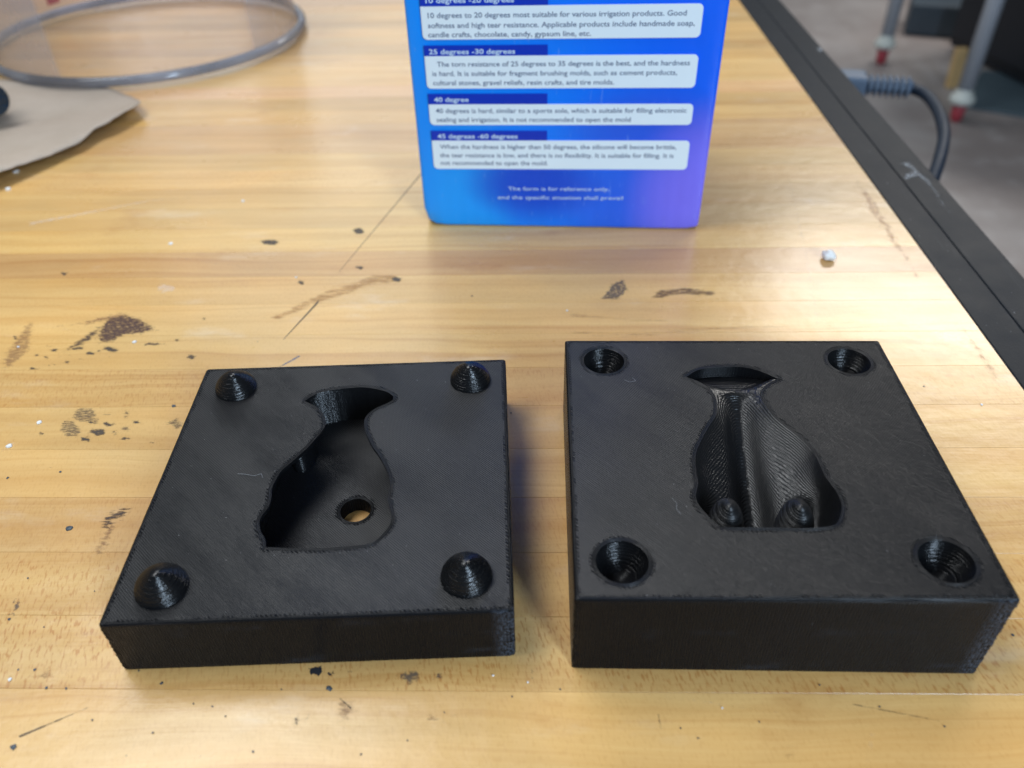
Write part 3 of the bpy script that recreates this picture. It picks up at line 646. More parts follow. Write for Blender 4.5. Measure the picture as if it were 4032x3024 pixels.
def place_labels(items, what):
    groups = {}
    for i, (x, y, r) in enumerate(items): groups.setdefault(area_of(x, y), []).append(i)
    lab = {}
    ordn = ['', 'second ', 'third ', 'fourth ', 'fifth ', 'sixth ', 'seventh ', 'eighth ', 'ninth ', 'tenth ']
    for a, ids in groups.items():
        ids = sorted(ids, key=lambda q: items[q][0]); n = len(ids); big = max(ids, key=lambda q: items[q][2])
        for k, q in enumerate(ids):
            if n == 1: lab[q] = 'only %s lying %s' % (what, a)
            elif q == big and n > 2: lab[q] = 'biggest %s lying %s' % (what, a)
            elif k < n - k: lab[q] = '%s %s from the left, lying %s' % (('first ' if k == 0 else ordn[k]).strip(), what, a)
            else: lab[q] = '%s %s from the right, lying %s' % (('first ' if k == n - 1 else ordn[n - 1 - k]).strip(), what, a)
    return lab
lab = place_labels(CHIPS, 'dark paint speck')
for i, (x, y, r) in enumerate(CHIPS):
    link('paint_chip', chip_mesh(max(r * .75, .25), max(.1, r * .12), i), M['chip'], None, (x * MM, y * MM, .00012),
         label=lab[i], cat='paint chip', group='chips of dark paint scattered on the bench')
lab = place_labels(CRUMBS, 'tiny white fleck')
for i, (x, y, r) in enumerate(CRUMBS):
    if i == 0:
        bm = bmesh.new(); bmesh.ops.create_icosphere(bm, subdivisions=3, radius=r * MM * .95)
        for v in bm.verts:
            q = v.co / (r * MM)
            v.co.z *= .72
            v.co *= 1 + .16 * math.sin(5 * q.x + 2) * math.cos(4 * q.y) + .08 * math.sin(9 * q.z + 3 * q.x)
        m = bpy.data.meshes.new('crumb'); bm.to_mesh(m); bm.free()
        m.polygons.foreach_set('use_smooth', [True] * len(m.polygons))
        o = link('white_crumb', m, M['crumb'], None, (x * MM, y * MM, r * .62 * MM), label='rounded white crumb on the bench to the right of the blue box', cat='crumb')
    else:
        o = link('white_crumb', chip_mesh(max(r, .3), max(.2, r * .5), 90 + i), M['crumb'], None, (x * MM, y * MM, .00012), label=lab[i], cat='crumb')
    o['group'] = 'white crumbs and flecks on the bench'

# ------------------------------------------------------------------ the two printed mould halves (mm, origin at the near left corner)
W_ = 100.0; L_ = 99.26
def rounded_rect(x0, y0, x1, y1, r, step=.8):
    P = []
    for (cx, cy, a0) in ((x1 - r, y0 + r, -90), (x1 - r, y1 - r, 0), (x0 + r, y1 - r, 90), (x0 + r, y0 + r, 180)):
        for j in range(5):
            a = math.radians(a0 + 90 * j / 4); P.append((cx + r * math.cos(a), cy + r * math.sin(a)))
    return resample(P, step)
def circle(cx, cy, r, n=44):
    return np.array([(cx + r * math.cos(2 * math.pi * i / n), cy + r * math.sin(2 * math.pi * i / n)) for i in range(n)])
def ccw(P):
    a = (P[:, 0] * np.roll(P[:, 1], -1) - np.roll(P[:, 0], -1) * P[:, 1]).sum()
    return P if a > 0 else P[::-1]
def z3(P, z): return [(p[0], p[1], z) for p in P]

def shell(mb, h, holes, grid, seed, bottom_hole=None):
    outer = rounded_rect(.45, .45, W_ - .45, L_ - .45, .7)
    V, T = sheet(outer, holes, grid)
    ed = pdist(V, rounded_rect(0, 0, W_, L_, .9, 3.0))
    for hh in holes: ed = np.minimum(ed, pdist(V, hh))
    mb.add([(x, y, h) for x, y in V], T, False, ed)
    # side wall: rings from the top edge down, wavering a little like printed layers
    n = len(outer); c = np.array([W_ / 2, L_ / 2])
    full = rounded_rect(0, 0, W_, L_, 1.1)
    full = full[:n] if len(full) >= n else np.vstack([full, full[-(n - len(full)):]])
    d = outer - c
    nrm = np.stack([np.where(outer[:, 0] < 1.2, -1, np.where(outer[:, 0] > W_ - 1.2, 1, 0)), np.where(outer[:, 1] < 1.2, -1, np.where(outer[:, 1] > L_ - 1.2, 1, 0))], -1).astype(float)
    nl = np.linalg.norm(nrm, axis=1); nrm /= np.maximum(nl, 1)[:, None]
    corner = nl > 1.2
    rr = np.random.RandomState(seed)
    levels = [(h, 0.0), (h - .12, .26), (h - .34, .42)]
    z = h - .34
    while z > .9:
        z -= .6; levels.append((max(z, .5), .45))
    levels.append((0.0, .36))
    rings = []
    slow = rr.normal(0, .02, n); slow = np.convolve(np.r_[slow, slow, slow], np.ones(5) / 5, 'same')[n:2 * n]
    for i, (zz, off) in enumerate(levels):
        jit = rr.normal(0, .012, n) + slow * (i > 1)
        jit = np.where(corner, rr.normal(.02, .10, n), jit) * (i > 0)
        P = outer + nrm * (off + jit)[:, None]
        rings.append([(p[0], p[1], zz) for p in P])
    edv = np.where(corner, -4.0, 5.0)
    V = [p for r in rings for p in r]; F = []
    for i in range(len(rings) - 1):
        for k in range(n):
            k2 = (k + 1) % n
            F.append((i * n + k, (i + 1) * n + k, (i + 1) * n + k2, i * n + k2))
    mb.add(V, F, True, list(np.tile(edv, len(rings))))
    bo = np.array(rings[-1])[:, :2]
    V, T = sheet(bo, [bottom_hole] if bottom_hole is not None else [], 8.0, 1.5)
    mb.add([(x, y, 0) for x, y in V], T[:, ::-1], False, 5.0)

def warp(me, h, amt):
    if amt == 0: return
    for v in me.vertices:
        x, y, z = v.co * 1000
        v.co.z += .001 * (z / h) * (1 - y / L_) * (x / W_ * 2 - 1) * amt

PEGS = [(12.6, 88.3), (88.3, 88.6), (12.4, 10.6), (88.3, 10.7)]
# ---- left half: through opening over a hollow chamber, four pegs
HL = 19.15
opening = [(35.9, 80.9), (38.6, 83.8), (42.2, 85.4), (46.0, 86.3), (49.9, 86.7), (53.9, 86.7), (57.9, 85.7), (61.6, 84.1), (63.8, 81.9), (63.9, 80.0), (62.1, 78.4), (59.6, 76.8), (57.5, 74.8), (56.1, 72.3), (56.0, 69.5), (56.6, 66.2), (57.9, 62.9), (59.6, 59.1), (61.5, 55.9), (63.5, 52.0), (65.1, 48.3), (66.1, 44.4), (66.1, 41.1), (65.8, 38.8), (66.4, 36.1), (67.3, 33.4), (67.7, 30.3), (67.0, 27.4), (65.5, 24.9), (64.0, 23.1), (61.9, 22.2), (58.1, 21.8), (51.8, 21.4), (45.4, 21.5), (40.6, 21.9), (35.7, 22.4), (35.0, 25.0), (33.2, 28.0), (32.2, 31.0), (32.5, 33.6), (33.5, 36.2), (33.6, 39.8), (33.1, 43.1), (33.6, 46.9), (34.5, 50.2), (36.4, 53.1), (38.6, 56.5), (40.9, 60.3), (42.5, 63.9), (43.7, 66.8), (44.2, 69.6), (43.6, 72.4), (42.2, 75.3), (39.9, 78.1), (37.7, 79.6)]
op = ccw(spline(opening, .8, sharp=(0, 8, 9, 35)))
half = [(50, 87.1), (46, 86.7), (42, 85.8), (38.3, 84.2), (35.2, 81.3), (35.0, 78.5), (37.6, 75.6), (39.2, 71.5), (39.0, 68.0), (37.9, 65.0), (35.9, 63.0), (33.4, 63.6), (32.0, 66.2), (29.8, 66.2), (28.6, 63), (29.3, 60.5), (29.2, 52), (29.0, 43), (29.2, 34), (29.4, 22), (31.5, 20.6), (50, 20.6)]
right_h = [(100 - x, y) for x, y in half[::-1] if x != 50]
chamber = ccw(spline(half + right_h, .9, sharp=()))
FZ = 5.2
hole = circle(54.2, 46.7, 4.5, 36)
mb = MB()
shell(mb, HL, [op], 1.25, 3, bottom_hole=hole)
LT = 1.1
# lip of the opening: goes down from the top sheet
A = z3(op, HL); B = z3(op, HL - LT)
mb.strip(A, B, True, mi=1)
V, T = sheet(chamber, [op], 3.0, .6)
mb.add([(x, y, HL - LT) for x, y in V], T[:, ::-1], False, 5.0)
rip = NPR.normal(0, .07, len(chamber)); cc = chamber + np.stack([rip, rip], -1)
mb.strip(z3(cc, HL - LT), z3(cc, FZ), True, mi=1)
V, T = sheet(chamber, [hole], 1.5, .5)
ed = pdist(V, hole)
mb.add([(x, y, FZ) for x, y in V], T, False, np.where(ed < 20, ed, 20))
mb.strip(z3(hole, FZ), z3(hole, 0.0), True)
mould = empty('mould_half', (-.10385, -.00118, .0001), .04565, label='black printed mould half with four pegs and a nose-shaped opening, left of the pair', cat='mould', group='two halves of a black printed mould')
me = mb.build('body'); me.materials.append(M['plastic']); me.materials.append(M['cone']); link('body', me, M['plastic'], mould)

def stepped(profile_fn, z_from, z_to, dz, n=56):
    """terraced lathe: printed layers; profile_fn(z) -> radius"""
    P = []; z = z_from; s = 1 if z_to > z_from else -1
    while (z_to - z) * s > 1e-6:
        r = profile_fn(z)
        P += [(r - .02, z), (r + .025, z + s * dz * .35), (r + .015, z + s * dz * .7)]
        z += s * dz
    return P
RP, HP = 6.5, 5.9
def peg_r(z):
    t = max(0.0, min(1.0, z / HP))
    return max(.15, RP * max(0, 1 - t ** 1.95) ** .60)
P = stepped(peg_r, 0.0, HP - .15, .27)
P.append((.05, HP))
V, F = lathe(P, 56, cap=True, wob=.035)
pegm = mesh('peg', V, F, True)
for i, (x, y) in enumerate(PEGS):
    link('alignment_peg', pegm, M['cone'], mould, (x * MM, y * MM, HL * MM), (0, 0, i * 1.3))

# ---- right half: moulded nose cavity, four sockets
HR = 29.2
SOCK = [(12.0, 88.5), (87.5, 88.3), (11.8, 11.0), (87.7, 11.2)]
RS = 6.35
rest = [(56.8, 71.3), (57.5, 66.9), (58.9, 62.2), (60.8, 58.6), (63.1, 55.0), (64.9, 51.6), (66.2, 47.8), (66.7, 43.1), (66.9, 39.1), (67.8, 35.6), (68.4, 33.0), (68.3, 28.4), (66.0, 23.5), (63.5, 21.9), (58.0, 21.3), (52.0, 21.4), (47.5, 21.5), (43.1, 21.5), (37.7, 21.7), (36.2, 22.5), (34.4, 25.2), (32.9, 28.2), (32.2, 30.9), (32.6, 33.1), (33.6, 36.6), (33.7, 40.2), (34.1, 44.7), (35.0, 48.5), (37.0, 52.9), (39.9, 58.4), (42.6, 63.1), (43.6, 67.4), (43.8, 71.3), (42.4, 75.5), (39.6, 78.6)]
nose = [(36.5, 80.5), (40.2, 83.7), (44.1, 84.9), (49.1, 85.5), (53.6, 85.4), (57.4, 84.3), (60.7, 82.3), (63.8, 79.6), (60.4, 77.4), (57.6, 74.2)] + rest
no = ccw(spline(nose, .7, sharp=(0, 7)))
def ss(x, a, b):
    t = np.clip((x - a) / (b - a), 0, 1); return t * t * (3 - 2 * t)
def nose_depth(V, ed):
    x, y = V[:, 0], V[:, 1]
    t = np.clip((73 - y) / 51.5, 0, 1)
    # blade of the nose: a deep rounded valley flanked by slopes that rise to the rim
    Df = .5 + 11.2 * t ** .75
    k = 4.8 - 3.2 * ss(t, .45, .95)
    flank = Df * (1 - np.exp(-ed / k)) * 1.05
    wr = 3.4 + 1.9 * t
    dx = np.abs(x - 50)
    ridge = (.5 + 9.5 * t ** .8) * np.exp(-(dx / wr) ** 2.6) * np.clip(ed / 1.2, 0, 1)
    wing = 3.8 * ss(t, .55, .8) * np.exp(-((dx - 15.2) / 3.4) ** 2) * np.exp(-((y - 32) / 8.0) ** 2) * np.clip(ed / 1.5, 0, 1)
    d1 = flank + ridge + wing
    # the upper slot: steep back wall, floor rising towards the neck
    hw = 6.8 + np.clip(y - 75, 0, 30) * 1.25
    lin = 0.40 + np.clip((y - 74) / 11.5, 0, 1) ** 1.1 * 3.6
    side = ss(hw - dx, 0.0, 5.0)
    d2 = lin * (.12 + .88 * side)
    m = ss(y, 72.0, 76.5)
    return d1 * (1 - m) + d2 * m + .06
mb = MB()
socks = [circle(x, y, RS) for x, y in SOCK]
shell(mb, HR, [no] + socks, 1.25, 9)
V, T = sheet(no, [], .62, .3)
ed = pdist(V, no)
D = nose_depth(V, ed)
D = np.round(D / .30) * .30 * .6 + D * .4            # printed layers
mb.add([(x, y, HR - d) for (x, y), d in zip(V, D)], T, True, 5.0, 2)
Dn = nose_depth(no, np.zeros(len(no))); Dn = np.round(Dn / .30) * .30 * .6 + Dn * .4
mb.strip(z3(no, HR), [(p[0], p[1], HR - d) for p, d in zip(no, Dn)], False)
DP = 6.6
def sock_r(z):
    t = max(0.0, min(1.0, z / DP))
    return max(.2, RS * (1 - t ** 2.4) ** .5)
P = [(RS, 0.0)] + [(r - .05, -z) for r, z in stepped(sock_r, 0.05, DP - .10, .27)]
P = [(r, z) for r, z in P] + [(.05, -DP)]
V, F = lathe(P, 44, cap=True)
F = [f[::-1] for f in F]
for (x, y) in SOCK:
    low = [f for f in F if V[f[0]][2] < -DP + .9]; hi = [f for f in F if V[f[0]][2] >= -DP + .9]
    W3 = [(a + x, b + y, c + HR) for a, b, c in V]
    mb.add(W3, hi, True, 9.0, 1); mb.add(W3, low, True, 9.0, 0)
mould2 = empty('mould_half', (.01, 0, .0001), -.0094, label='thicker black printed mould half with four round sockets and a hollow nose shape', cat='mould', group='two halves of a black printed mould')
me = mb.build('body'); warp(me, HR, .8); me.materials.append(M['plastic']); me.materials.append(M['cone']); me.materials.append(M['cavity']); link('body', me, M['plastic'], mould2)

def nostril():
    P = []; z = 0.0
    while z < 20.4:
        t = z / 20.6
        q = 4.4 * max(0.01, 1 - t ** 5.5) ** .6; P.append((q, z)); P.append((q + .05, z + .2)); z += .33
    P.append((.1, 20.6))
    V, F = lathe(P, 40, cap=True, wob=.03)
    V = [(x * 1.06, yv * 1.45, zz) for x, yv, zz in V]
    return mesh('nostril_plug', V, F, True)
nm = nostril()
for x in (40.3, 58.2):
    link('nostril_plug', nm, M['knob'], mould2, (x * MM, 28.6 * MM, 8.9 * MM), (0, 0, 0))

M['lint'] = mat_simple('pale_lint', rgb(.35, .36, .38), .6, .1)
def lint(pts, parent, r=.035):
    P = spline(pts + pts[::-1][1:-1], .4)[:, :] if False else None
    Q = []
    n = len(pts)
    for i in range(n - 1):
        for j in range(5):
            t = j / 5; Q.append(tuple(pts[i][k] * (1 - t) + pts[i + 1][k] * t for k in range(3)))
    Q.append(pts[-1])
    V, F = tube(Q, r, 5)
    link('lint', mesh('lint', V, F, True), M['lint'], parent)
lint([(22, 49.5, HL + .1), (24, 49.2, HL + .2), (27, 48.4, HL + .15), (29, 49.0, HL + .3), (29.6, 47.6, HL + .1)], mould)
lint([(17.5, 79, HR + .1), (19, 77.5, HR + .4), (21, 78.3, HR + .3), (20, 80, HR + .1)], mould2, .025)
lint([(26, 31, HR + .1), (27, 29, HR + .25), (26.6, 27, HR + .3), (27.6, 25.5, HR + .1)], mould2, .025)

# ------------------------------------------------------------------ blue cardboard box
def mat_box():
    N = NT('printed_blue_card')
    p = N.mapping(N.objc(), scale=(1000, 1000, 1000))
    x, y, z = N.xyz(p)
    def blob(cx, cz, rx, rz, a=0.0, b=1.0):
        u = N.math('POWER', N.math('DIVIDE', N.math('SUBTRACT', x, cx), rx), 2.0)
        v_ = N.math('POWER', N.math('DIVIDE', N.math('SUBTRACT', z, cz), rz), 2.0)
        return N.step(N.math('ADD', u, v_), a, b, 1.0, 0.0)
    c = N.mix(N.step(x, 0, 120), rgb(.0, .28, 1.0), rgb(.0, .13, .95))
    c = N.mix(N.math('MULTIPLY', blob(20, 8, 26, 55), .6), c, rgb(.0, .38, 1.0))
    c = N.mix(N.math('MULTIPLY', blob(52, 22, 36, 22), .9), c, rgb(.0, .055, .60))
    c = N.mix(N.math('MULTIPLY', blob(100, 48, 42, 22), .55), c, rgb(.03, .08, .62))
    c = N.mix(N.math('MULTIPLY', blob(96, 14, 40, 26), .5), c, rgb(.03, .10, .70))
    c = N.mix(N.math('MULTIPLY', blob(131, 14, 42, 52), .75), c, rgb(.26, .19, .95))
    rib = N.math('SINE', N.math('MULTIPLY', x, 2 * math.pi / 6.2))
    low = N.step(z, 10, 45, 1.0, .35)
    h = N.math('MULTIPLY', N.math('ADD', N.math('MULTIPLY', N.math('MULTIPLY', rib, low), .035), N.math('MULTIPLY', N.noise(p, .05, 3), .5)), .001)
    c = N.mix(N.math('MULTIPLY', N.step(N.noise(N.mapping(p, scale=(1, 1, .12)), .9, 2), .66, .78), .35), c, rgb(.25, .45, .95))
    N.bsdf(c, .32, N.bump(h), spec=.5)
    return N.m
bx = empty('cardboard_box', (-.0502, .2312, 0), math.atan2(.2242 - .2312, .0772 + .0502), label='glossy blue cardboard box printed with hardness advice, standing behind the moulds', cat='box')
BW, BD, BH = 127.6, 92.0, 210.0
bm = bmesh.new()
bmesh.ops.create_cube(bm, size=1)
for v in bm.verts: v.co = Vector(((v.co.x + .5) * BW, (v.co.y + .5) * BD, (v.co.z + .5) * BH))
bmesh.ops.subdivide_edges(bm, edges=bm.edges[:], cuts=23, use_grid_fill=True)
bmesh.ops.bevel(bm, geom=[e for e in bm.edges if len(e.link_faces) == 2 and e.calc_face_angle() > 1.0], offset=1.6, segments=3, profile=.5, affect='EDGES')
for v in bm.verts:
    x, y, z = v.co
    # crushed lower left corner, slightly lifted flap, faint bulge and waviness of the card
    dd = x * .9 + z * 1.15 + y * .5
    if dd < 6.5:
        k = (6.5 - dd); v.co.x += k * .30; v.co.z += k * .25; v.co.y += k * .3
    d2 = (BW - x) + z + y
    if d2 < 8: v.co.z += (8 - d2) * .10; v.co.y += (8 - d2) * .15
    if y < 3: v.co.y += -.7 * math.sin(math.pi * x / BW) * math.sin(math.pi * min(1, z / 100)) + .10 * math.sin(x * .4) * (1 if z < 12 else .3)
bmesh.ops.scale(bm, vec=(MM,) * 3, verts=bm.verts)
me = bpy.data.meshes.new('carton'); bm.to_mesh(me); bm.free()
me.polygons.foreach_set('use_smooth', [True] * len(me.polygons))
link('carton', me, mat_box(), bx)

def flat_round(name, x0, z0, x1, z1, r, yy, th, corners=(1, 1, 1, 1)):
    """rounded plate standing in the x-z plane, front face at y = yy"""
    P = []
    for (cx, cz, a0, k) in ((x1, z0, -90, corners[0]), (x1, z1, 0, corners[1]), (x0, z1, 90, corners[2]), (x0, z0, 180, corners[3])):
        if not k: P.append((cx, cz)); continue
        ccx = cx - r if cx == x1 else cx + r; ccz = cz - r if cz == z1 else cz + r
        for j in range(7):
            a = math.radians(a0 + 90 * j / 6); P.append((ccx + r * math.cos(a), ccz + r * math.sin(a)))
    n = len(P)
    V = [(x, yy, z) for x, z in P] + [(x, yy + th, z) for x, z in P]
    F = [tuple(range(n))] + [(i, n + i, n + (i + 1) % n, (i + 1) % n) for i in range(n)]
    return mesh(name, V, F)
def mat_print(name, c):
    N = NT(name); p = N.mapping(N.objc(), scale=(1000, 1000, 1000))
    N.bsdf(N.mix(N.noise(p, .08, 3), tuple(k * .95 for k in c[:3]) + (1,), c), .32, spec=.5); return N.m
M['panel'] = mat_print('pale_print', rgb(.80, .92, 1.0)); M['header'] = mat_print('dark_blue_print', rgb(.0, .035, .50))
M['txt_dark'] = mat_print('grey_lettering', rgb(.075, .12, .23)); M['txt_pale'] = mat_print('pale_lettering', rgb(.65, .85, 1.0))
SL = 1.0 / 108                                   # the print climbs slightly to the right
def text(s, x0, z0, x1, cap, mat, parent, yy, bold=0.0):
    cu = bpy.data.curves.new('lettering', 'FONT'); cu.body = s; cu.size = 1.0; cu.offset = bold
    cu.resolution_u = 3
    to = bpy.data.objects.new('tmp', cu); COL.objects.link(to)
    bpy.context.view_layer.update()
    dg = bpy.context.evaluated_depsgraph_get()
    m = bpy.data.meshes.new_from_object(to.evaluated_get(dg))
    bpy.data.objects.remove(to, do_unlink=True)
    n = len(m.vertices); co = np.empty(n * 3); m.vertices.foreach_get('co', co); co = co.reshape(-1, 3)
    w0, w1 = co[:, 0].min(), co[:, 0].max()
    sx = (x1 - x0) / (w1 - w0); sy = cap / .69
    X = x0 + (co[:, 0] - w0) * sx; Z = z0 + co[:, 1] * sy + (X - 8) * SL
    out = np.stack([X, np.full(n, yy), Z], -1) * MM
    m.vertices.foreach_set('co', out.ravel()); m.update()
    link('lettering', m, mat, parent)
YF = -.95
def shear(me):
    for v in me.vertices: v.co.z += (v.co.x - .008) * SL
    return me
blocks = [
 # panel z1, z0, x1 ; header z1; header text; lines
 (97.3, 84.7, 117.6, 101.8, ('10 degrees -20 degrees', 9.0, 98.6, 44.0), [('10 degrees to 20 degrees most suitable for various irrigation products. Good', 9.4, 93.0, 111.4), ('softness and high tear resistance. Applicable products include handmade soap,', 9.2, 89.2, 115.0), ('candle crafts, chocolate, candy, gypsum line, etc.', 9.0, 85.7, 74.6)]),
 (78.2, 64.9, 118.0, 82.4, ('25 degrees -30 degrees', 8.7, 79.0, 44.1), [('The torn resistance of 25 degrees to 35 degrees is the best, and the hardness', 11.6, 74.0, 114.9), ('is hard. It is suitable for fragment brushing molds, such as cement products,', 9.4, 70.2, 110.2), ('cultural stones, gravel reliefs, resin crafts, and tire molds.', 9.4, 66.4, 84.9)]),
 (58.2, 49.2, 118.4, 62.7, ('40 degree', 9.2, 59.3, 24.0), [('40 degrees is hard, similar to a sports sole, which is suitable for filling electronic', 9.5, 54.5, 115.8), ('sealing and irrigation. It is not recommended to open the mold', 9.6, 50.6, 92.8)]),
 (42.2, 29.0, 118.8, 46.6, ('45 degrees -60 degrees', 9.4, 43.2, 44.6), [('When the hardness is higher than 50 degrees, the silicone will become brittle,', 10.1, 38.4, 113.3), ('the tear resistance is low, and there is no flexibility. It is suitable for filling. It is', 9.8, 34.5, 112.5), ('not recommended to open the mold.', 9.9, 30.9, 57.8)]),
]
for (z1, z0, x1, hz, hd, lines) in blocks:
    hp = link('header_bar', shear(flat_round('header_bar', 6.7, z1 + .05, 57.4, hz, 1, YF, .25, (0, 0, 0, 0))), M['header'], bx)
    text(hd[0], hd[1], hd[2], hd[3], 1.95, M['txt_pale'], hp, YF - .03, .012)
    pp = link('text_panel', shear(flat_round('text_panel', 6.7, z0, x1, z1, 1.9, YF, .25, (1, 1, 0, 1))), M['panel'], bx)
    for (s, xa, za, xb) in lines: text(s, xa, za, xb, 1.95, M['txt_dark'], pp, YF - .03, .012)
fl = link('footer_line', shear(flat_round('footer_line', 39.5, 18.55, 86, 18.62, .1, YF + .6, .25, (0, 0, 0, 0))), M['header'], bx)
text('The form is for reference only,', 39.9, 18.6, 85.5, 1.8, M['txt_pale'], bx, YF + .15)
text('and the specific situation shall prevail', 35.0, 14.3, 91.9, 1.8, M['txt_pale'], bx, YF + .15)
bpy.data.objects.remove(fl, do_unlink=True)

# ------------------------------------------------------------------ clear plastic tub at the left, brown paper, metal piece
def mat_clear(name, tint_, fac, rough=.12):
    N = NT(name); p = N.objc()
    t = N.n('ShaderNodeBsdfTransparent'); t.inputs[0].default_value = tint_
    b = N.bsdf(rgb(.55, .57, .62), rough, spec=.6)
    fr = N.n('ShaderNodeFresnel'); fr.inputs[0].default_value = 1.45
    sm = N.noise(p, 22, 4, .6)
    f = N.math('ADD', N.math('MULTIPLY', fr.outputs[0], .35), N.math('MULTIPLY', sm, fac), clamp=True)
    m = N.n('ShaderNodeMixShader'); N.l(f, m.inputs[0]); N.l(t.outputs[0], m.inputs[1]); N.l(b.outputs[0], m.inputs[2]); N.l(m.outputs[0], N.out.inputs[0])
    return N.m
tub = empty('clear_tub', (-.291, .5331, 0), label='large clear plastic tub with a thick grey rim, upside down at the back left', cat='tub')
RR = 113.0
path = [(RR * math.cos(a), RR * math.sin(a), 5.2) for a in np.linspace(0, 2 * math.pi, 120, endpoint=False)]
V, F = tube(path, 3.3, 14, closed=True)
N = NT('thick_grey_rim'); p = N.objc()
b = N.bsdf(N.mix(N.step(N.noise(p, 12, 4), .3, .7), rgb(.10, .12, .15), rgb(.48, .51, .58)), .12, N.bump(N.math('MULTIPLY', N.noise(p, 60, 3), .0008)), spec=.8)
t = N.n('ShaderNodeBsdfTransparent'); t.inputs[0].default_value = rgb(.6, .64, .72)
mx = N.n('ShaderNodeMixShader'); mx.inputs[0].default_value = .45
N.l(t.outputs[0], mx.inputs[1]); N.l(b.outputs[0], mx.inputs[2]); N.l(mx.outputs[0], N.out.inputs[0])
link('rim', mesh('rim', V, F, True), N.m, tub)
prof = [(RR - 3.0, 6), (RR - 4.0, 25), (RR - 5, 70), (RR - 7, 120), (RR - 10, 126), (RR - 16, 128), (1, 128), (1, 126.5), (RR - 17, 126.5), (RR - 11.5, 124), (RR - 8.5, 119), (RR - 6.5, 70), (RR - 5.2, 25), (RR - 4.5, 6)]
V, F = lathe(prof, 96)
link('wall', mesh('wall', V, F, True), mat_clear('clear_plastic', rgb(.95, .94, .95), .07), tub)
# red printing on the far side of the wall
M['redink'] = mat_simple('red_print', rgb(.55, .07, .07), .5, .3, .1)
for (a0, a1, z0, z1) in ((150, 156, 14, 22), (144, 149, 26, 31), (132, 142, 20, 23), (120, 128, 26, 29), (157, 162, 30, 42)):
    V = []; F = []; n = 8
    for i in range(n + 1):
        a = math.radians(a0 + (a1 - a0) * i / n); r = RR - 6.2
        for zz in (z0, z1): V.append((r * math.cos(a), r * math.sin(a), zz))
        r = RR - 6.8
        for zz in (z0, z1): V.append((r * math.cos(a), r * math.sin(a), zz))
    for i in range(n):
        s = i * 4; F += [(s, s + 4, s + 5, s + 1), (s + 2, s + 3, s + 7, s + 6), (s + 1, s + 5, s + 7, s + 3), (s, s + 2, s + 6, s + 4)]
    link('red_marking', mesh('red_marking', V, F), M['redink'], tub)

def mat_kraft():
    N = NT('brown_kraft_paper'); p = N.mapping(N.objc(), scale=(1000, 1000, 1000))
    a = N.noise(p, .03, 4, .6); b = N.noise(p, .6, 4, .7)
    c = N.mix(a, rgb(.33, .265, .205), rgb(.48, .40, .33)); c = N.mix(N.math('MULTIPLY', b, .3), c, rgb(.42, .36, .29))
    N.bsdf(c, .7, N.bump(N.math('MULTIPLY', a, .002)), spec=.3); return N.m
PAP = [(-245.1, 386.0), (-239.0, 376.5), (-240.5, 364.0), (-246.0, 345.0), (-252.0, 336.5), (-254.5, 322.0), (-266.5, 297.0), (-281.0, 270.0), (-330.0, 210.0), (-460.0, 270.0), (-470.0, 420.0), (-400.0, 445.0), (-318.0, 428.0), (-285.0, 424.0), (-262.0, 405.0)]
P = ccw(resample(PAP, 4.0)); P = P + NPR.uniform(-.35, .35, P.shape)
V, T = sheet(P, [], 5.0, 2.0)
def pz(x, y):
    e = max(0.0, 1 - abs((x + 250) * .82 + (y - 340) * -.45) / 60)
    return 2.0 + 1.2 * math.sin(x * .055 + y * .02) + .8 * math.sin(y * .09 - x * .03) + 6.0 * e ** 1.3 * (1 if y < 400 else .3)
top = [(x, y, pz(x, y)) for x, y in V]; n = len(V)
Vv = top + [(x, y, z - .35) for x, y, z in top]
Ff = [tuple(t_) for t_ in T] + [tuple(n + i for i in t_[::-1]) for t_ in T]
m_ = len(P)
Ff += [(i, n + i, n + (i + 1) % m_, (i + 1) % m_) for i in range(m_)]
link('kraft_paper', mesh('kraft_paper', Vv, Ff, True), mat_kraft(), None, (0, 0, 0), label='torn sheet of brown kraft paper with a lifted edge, left of the blue box', cat='paper')

# dark metal piece at the left edge of the picture: a short threaded plug with a faceted head
mp = empty('metal_plug', (-.3300, .3640, .0065), .5, label='dark shiny metal plug lying on the brown paper at the left edge', cat='metal plug')
M['gun'] = mat_simple('dark_gunmetal', rgb(.10, .12, .13), .25, .5, .2, metal=.9, bump=.4)
bm = bmesh.new(); bmesh.ops.create_cone(bm, cap_ends=True, segments=6, radius1=.0135, radius2=.0135, depth=.012)
bmesh.ops.bevel(bm, geom=bm.edges[:], offset=.0012, segments=2, affect='EDGES')
me = bpy.data.meshes.new('hex_head'); bm.to_mesh(me); bm.free()
link('hex_head', me, M['gun'], mp, (0, 0, .011), (math.radians(80), 0, .4))
P = []; z = 0.0
while z < 26: P += [(8.2, z), (9.3, z + .7)]; z += 1.4
V, F = lathe(P, 32, cap=True)
link('threaded_shank', mesh('threaded_shank', V, F), M['gun'], mp, (-.002, .004, .0095), (math.radians(-82), 0, .4 + math.pi))

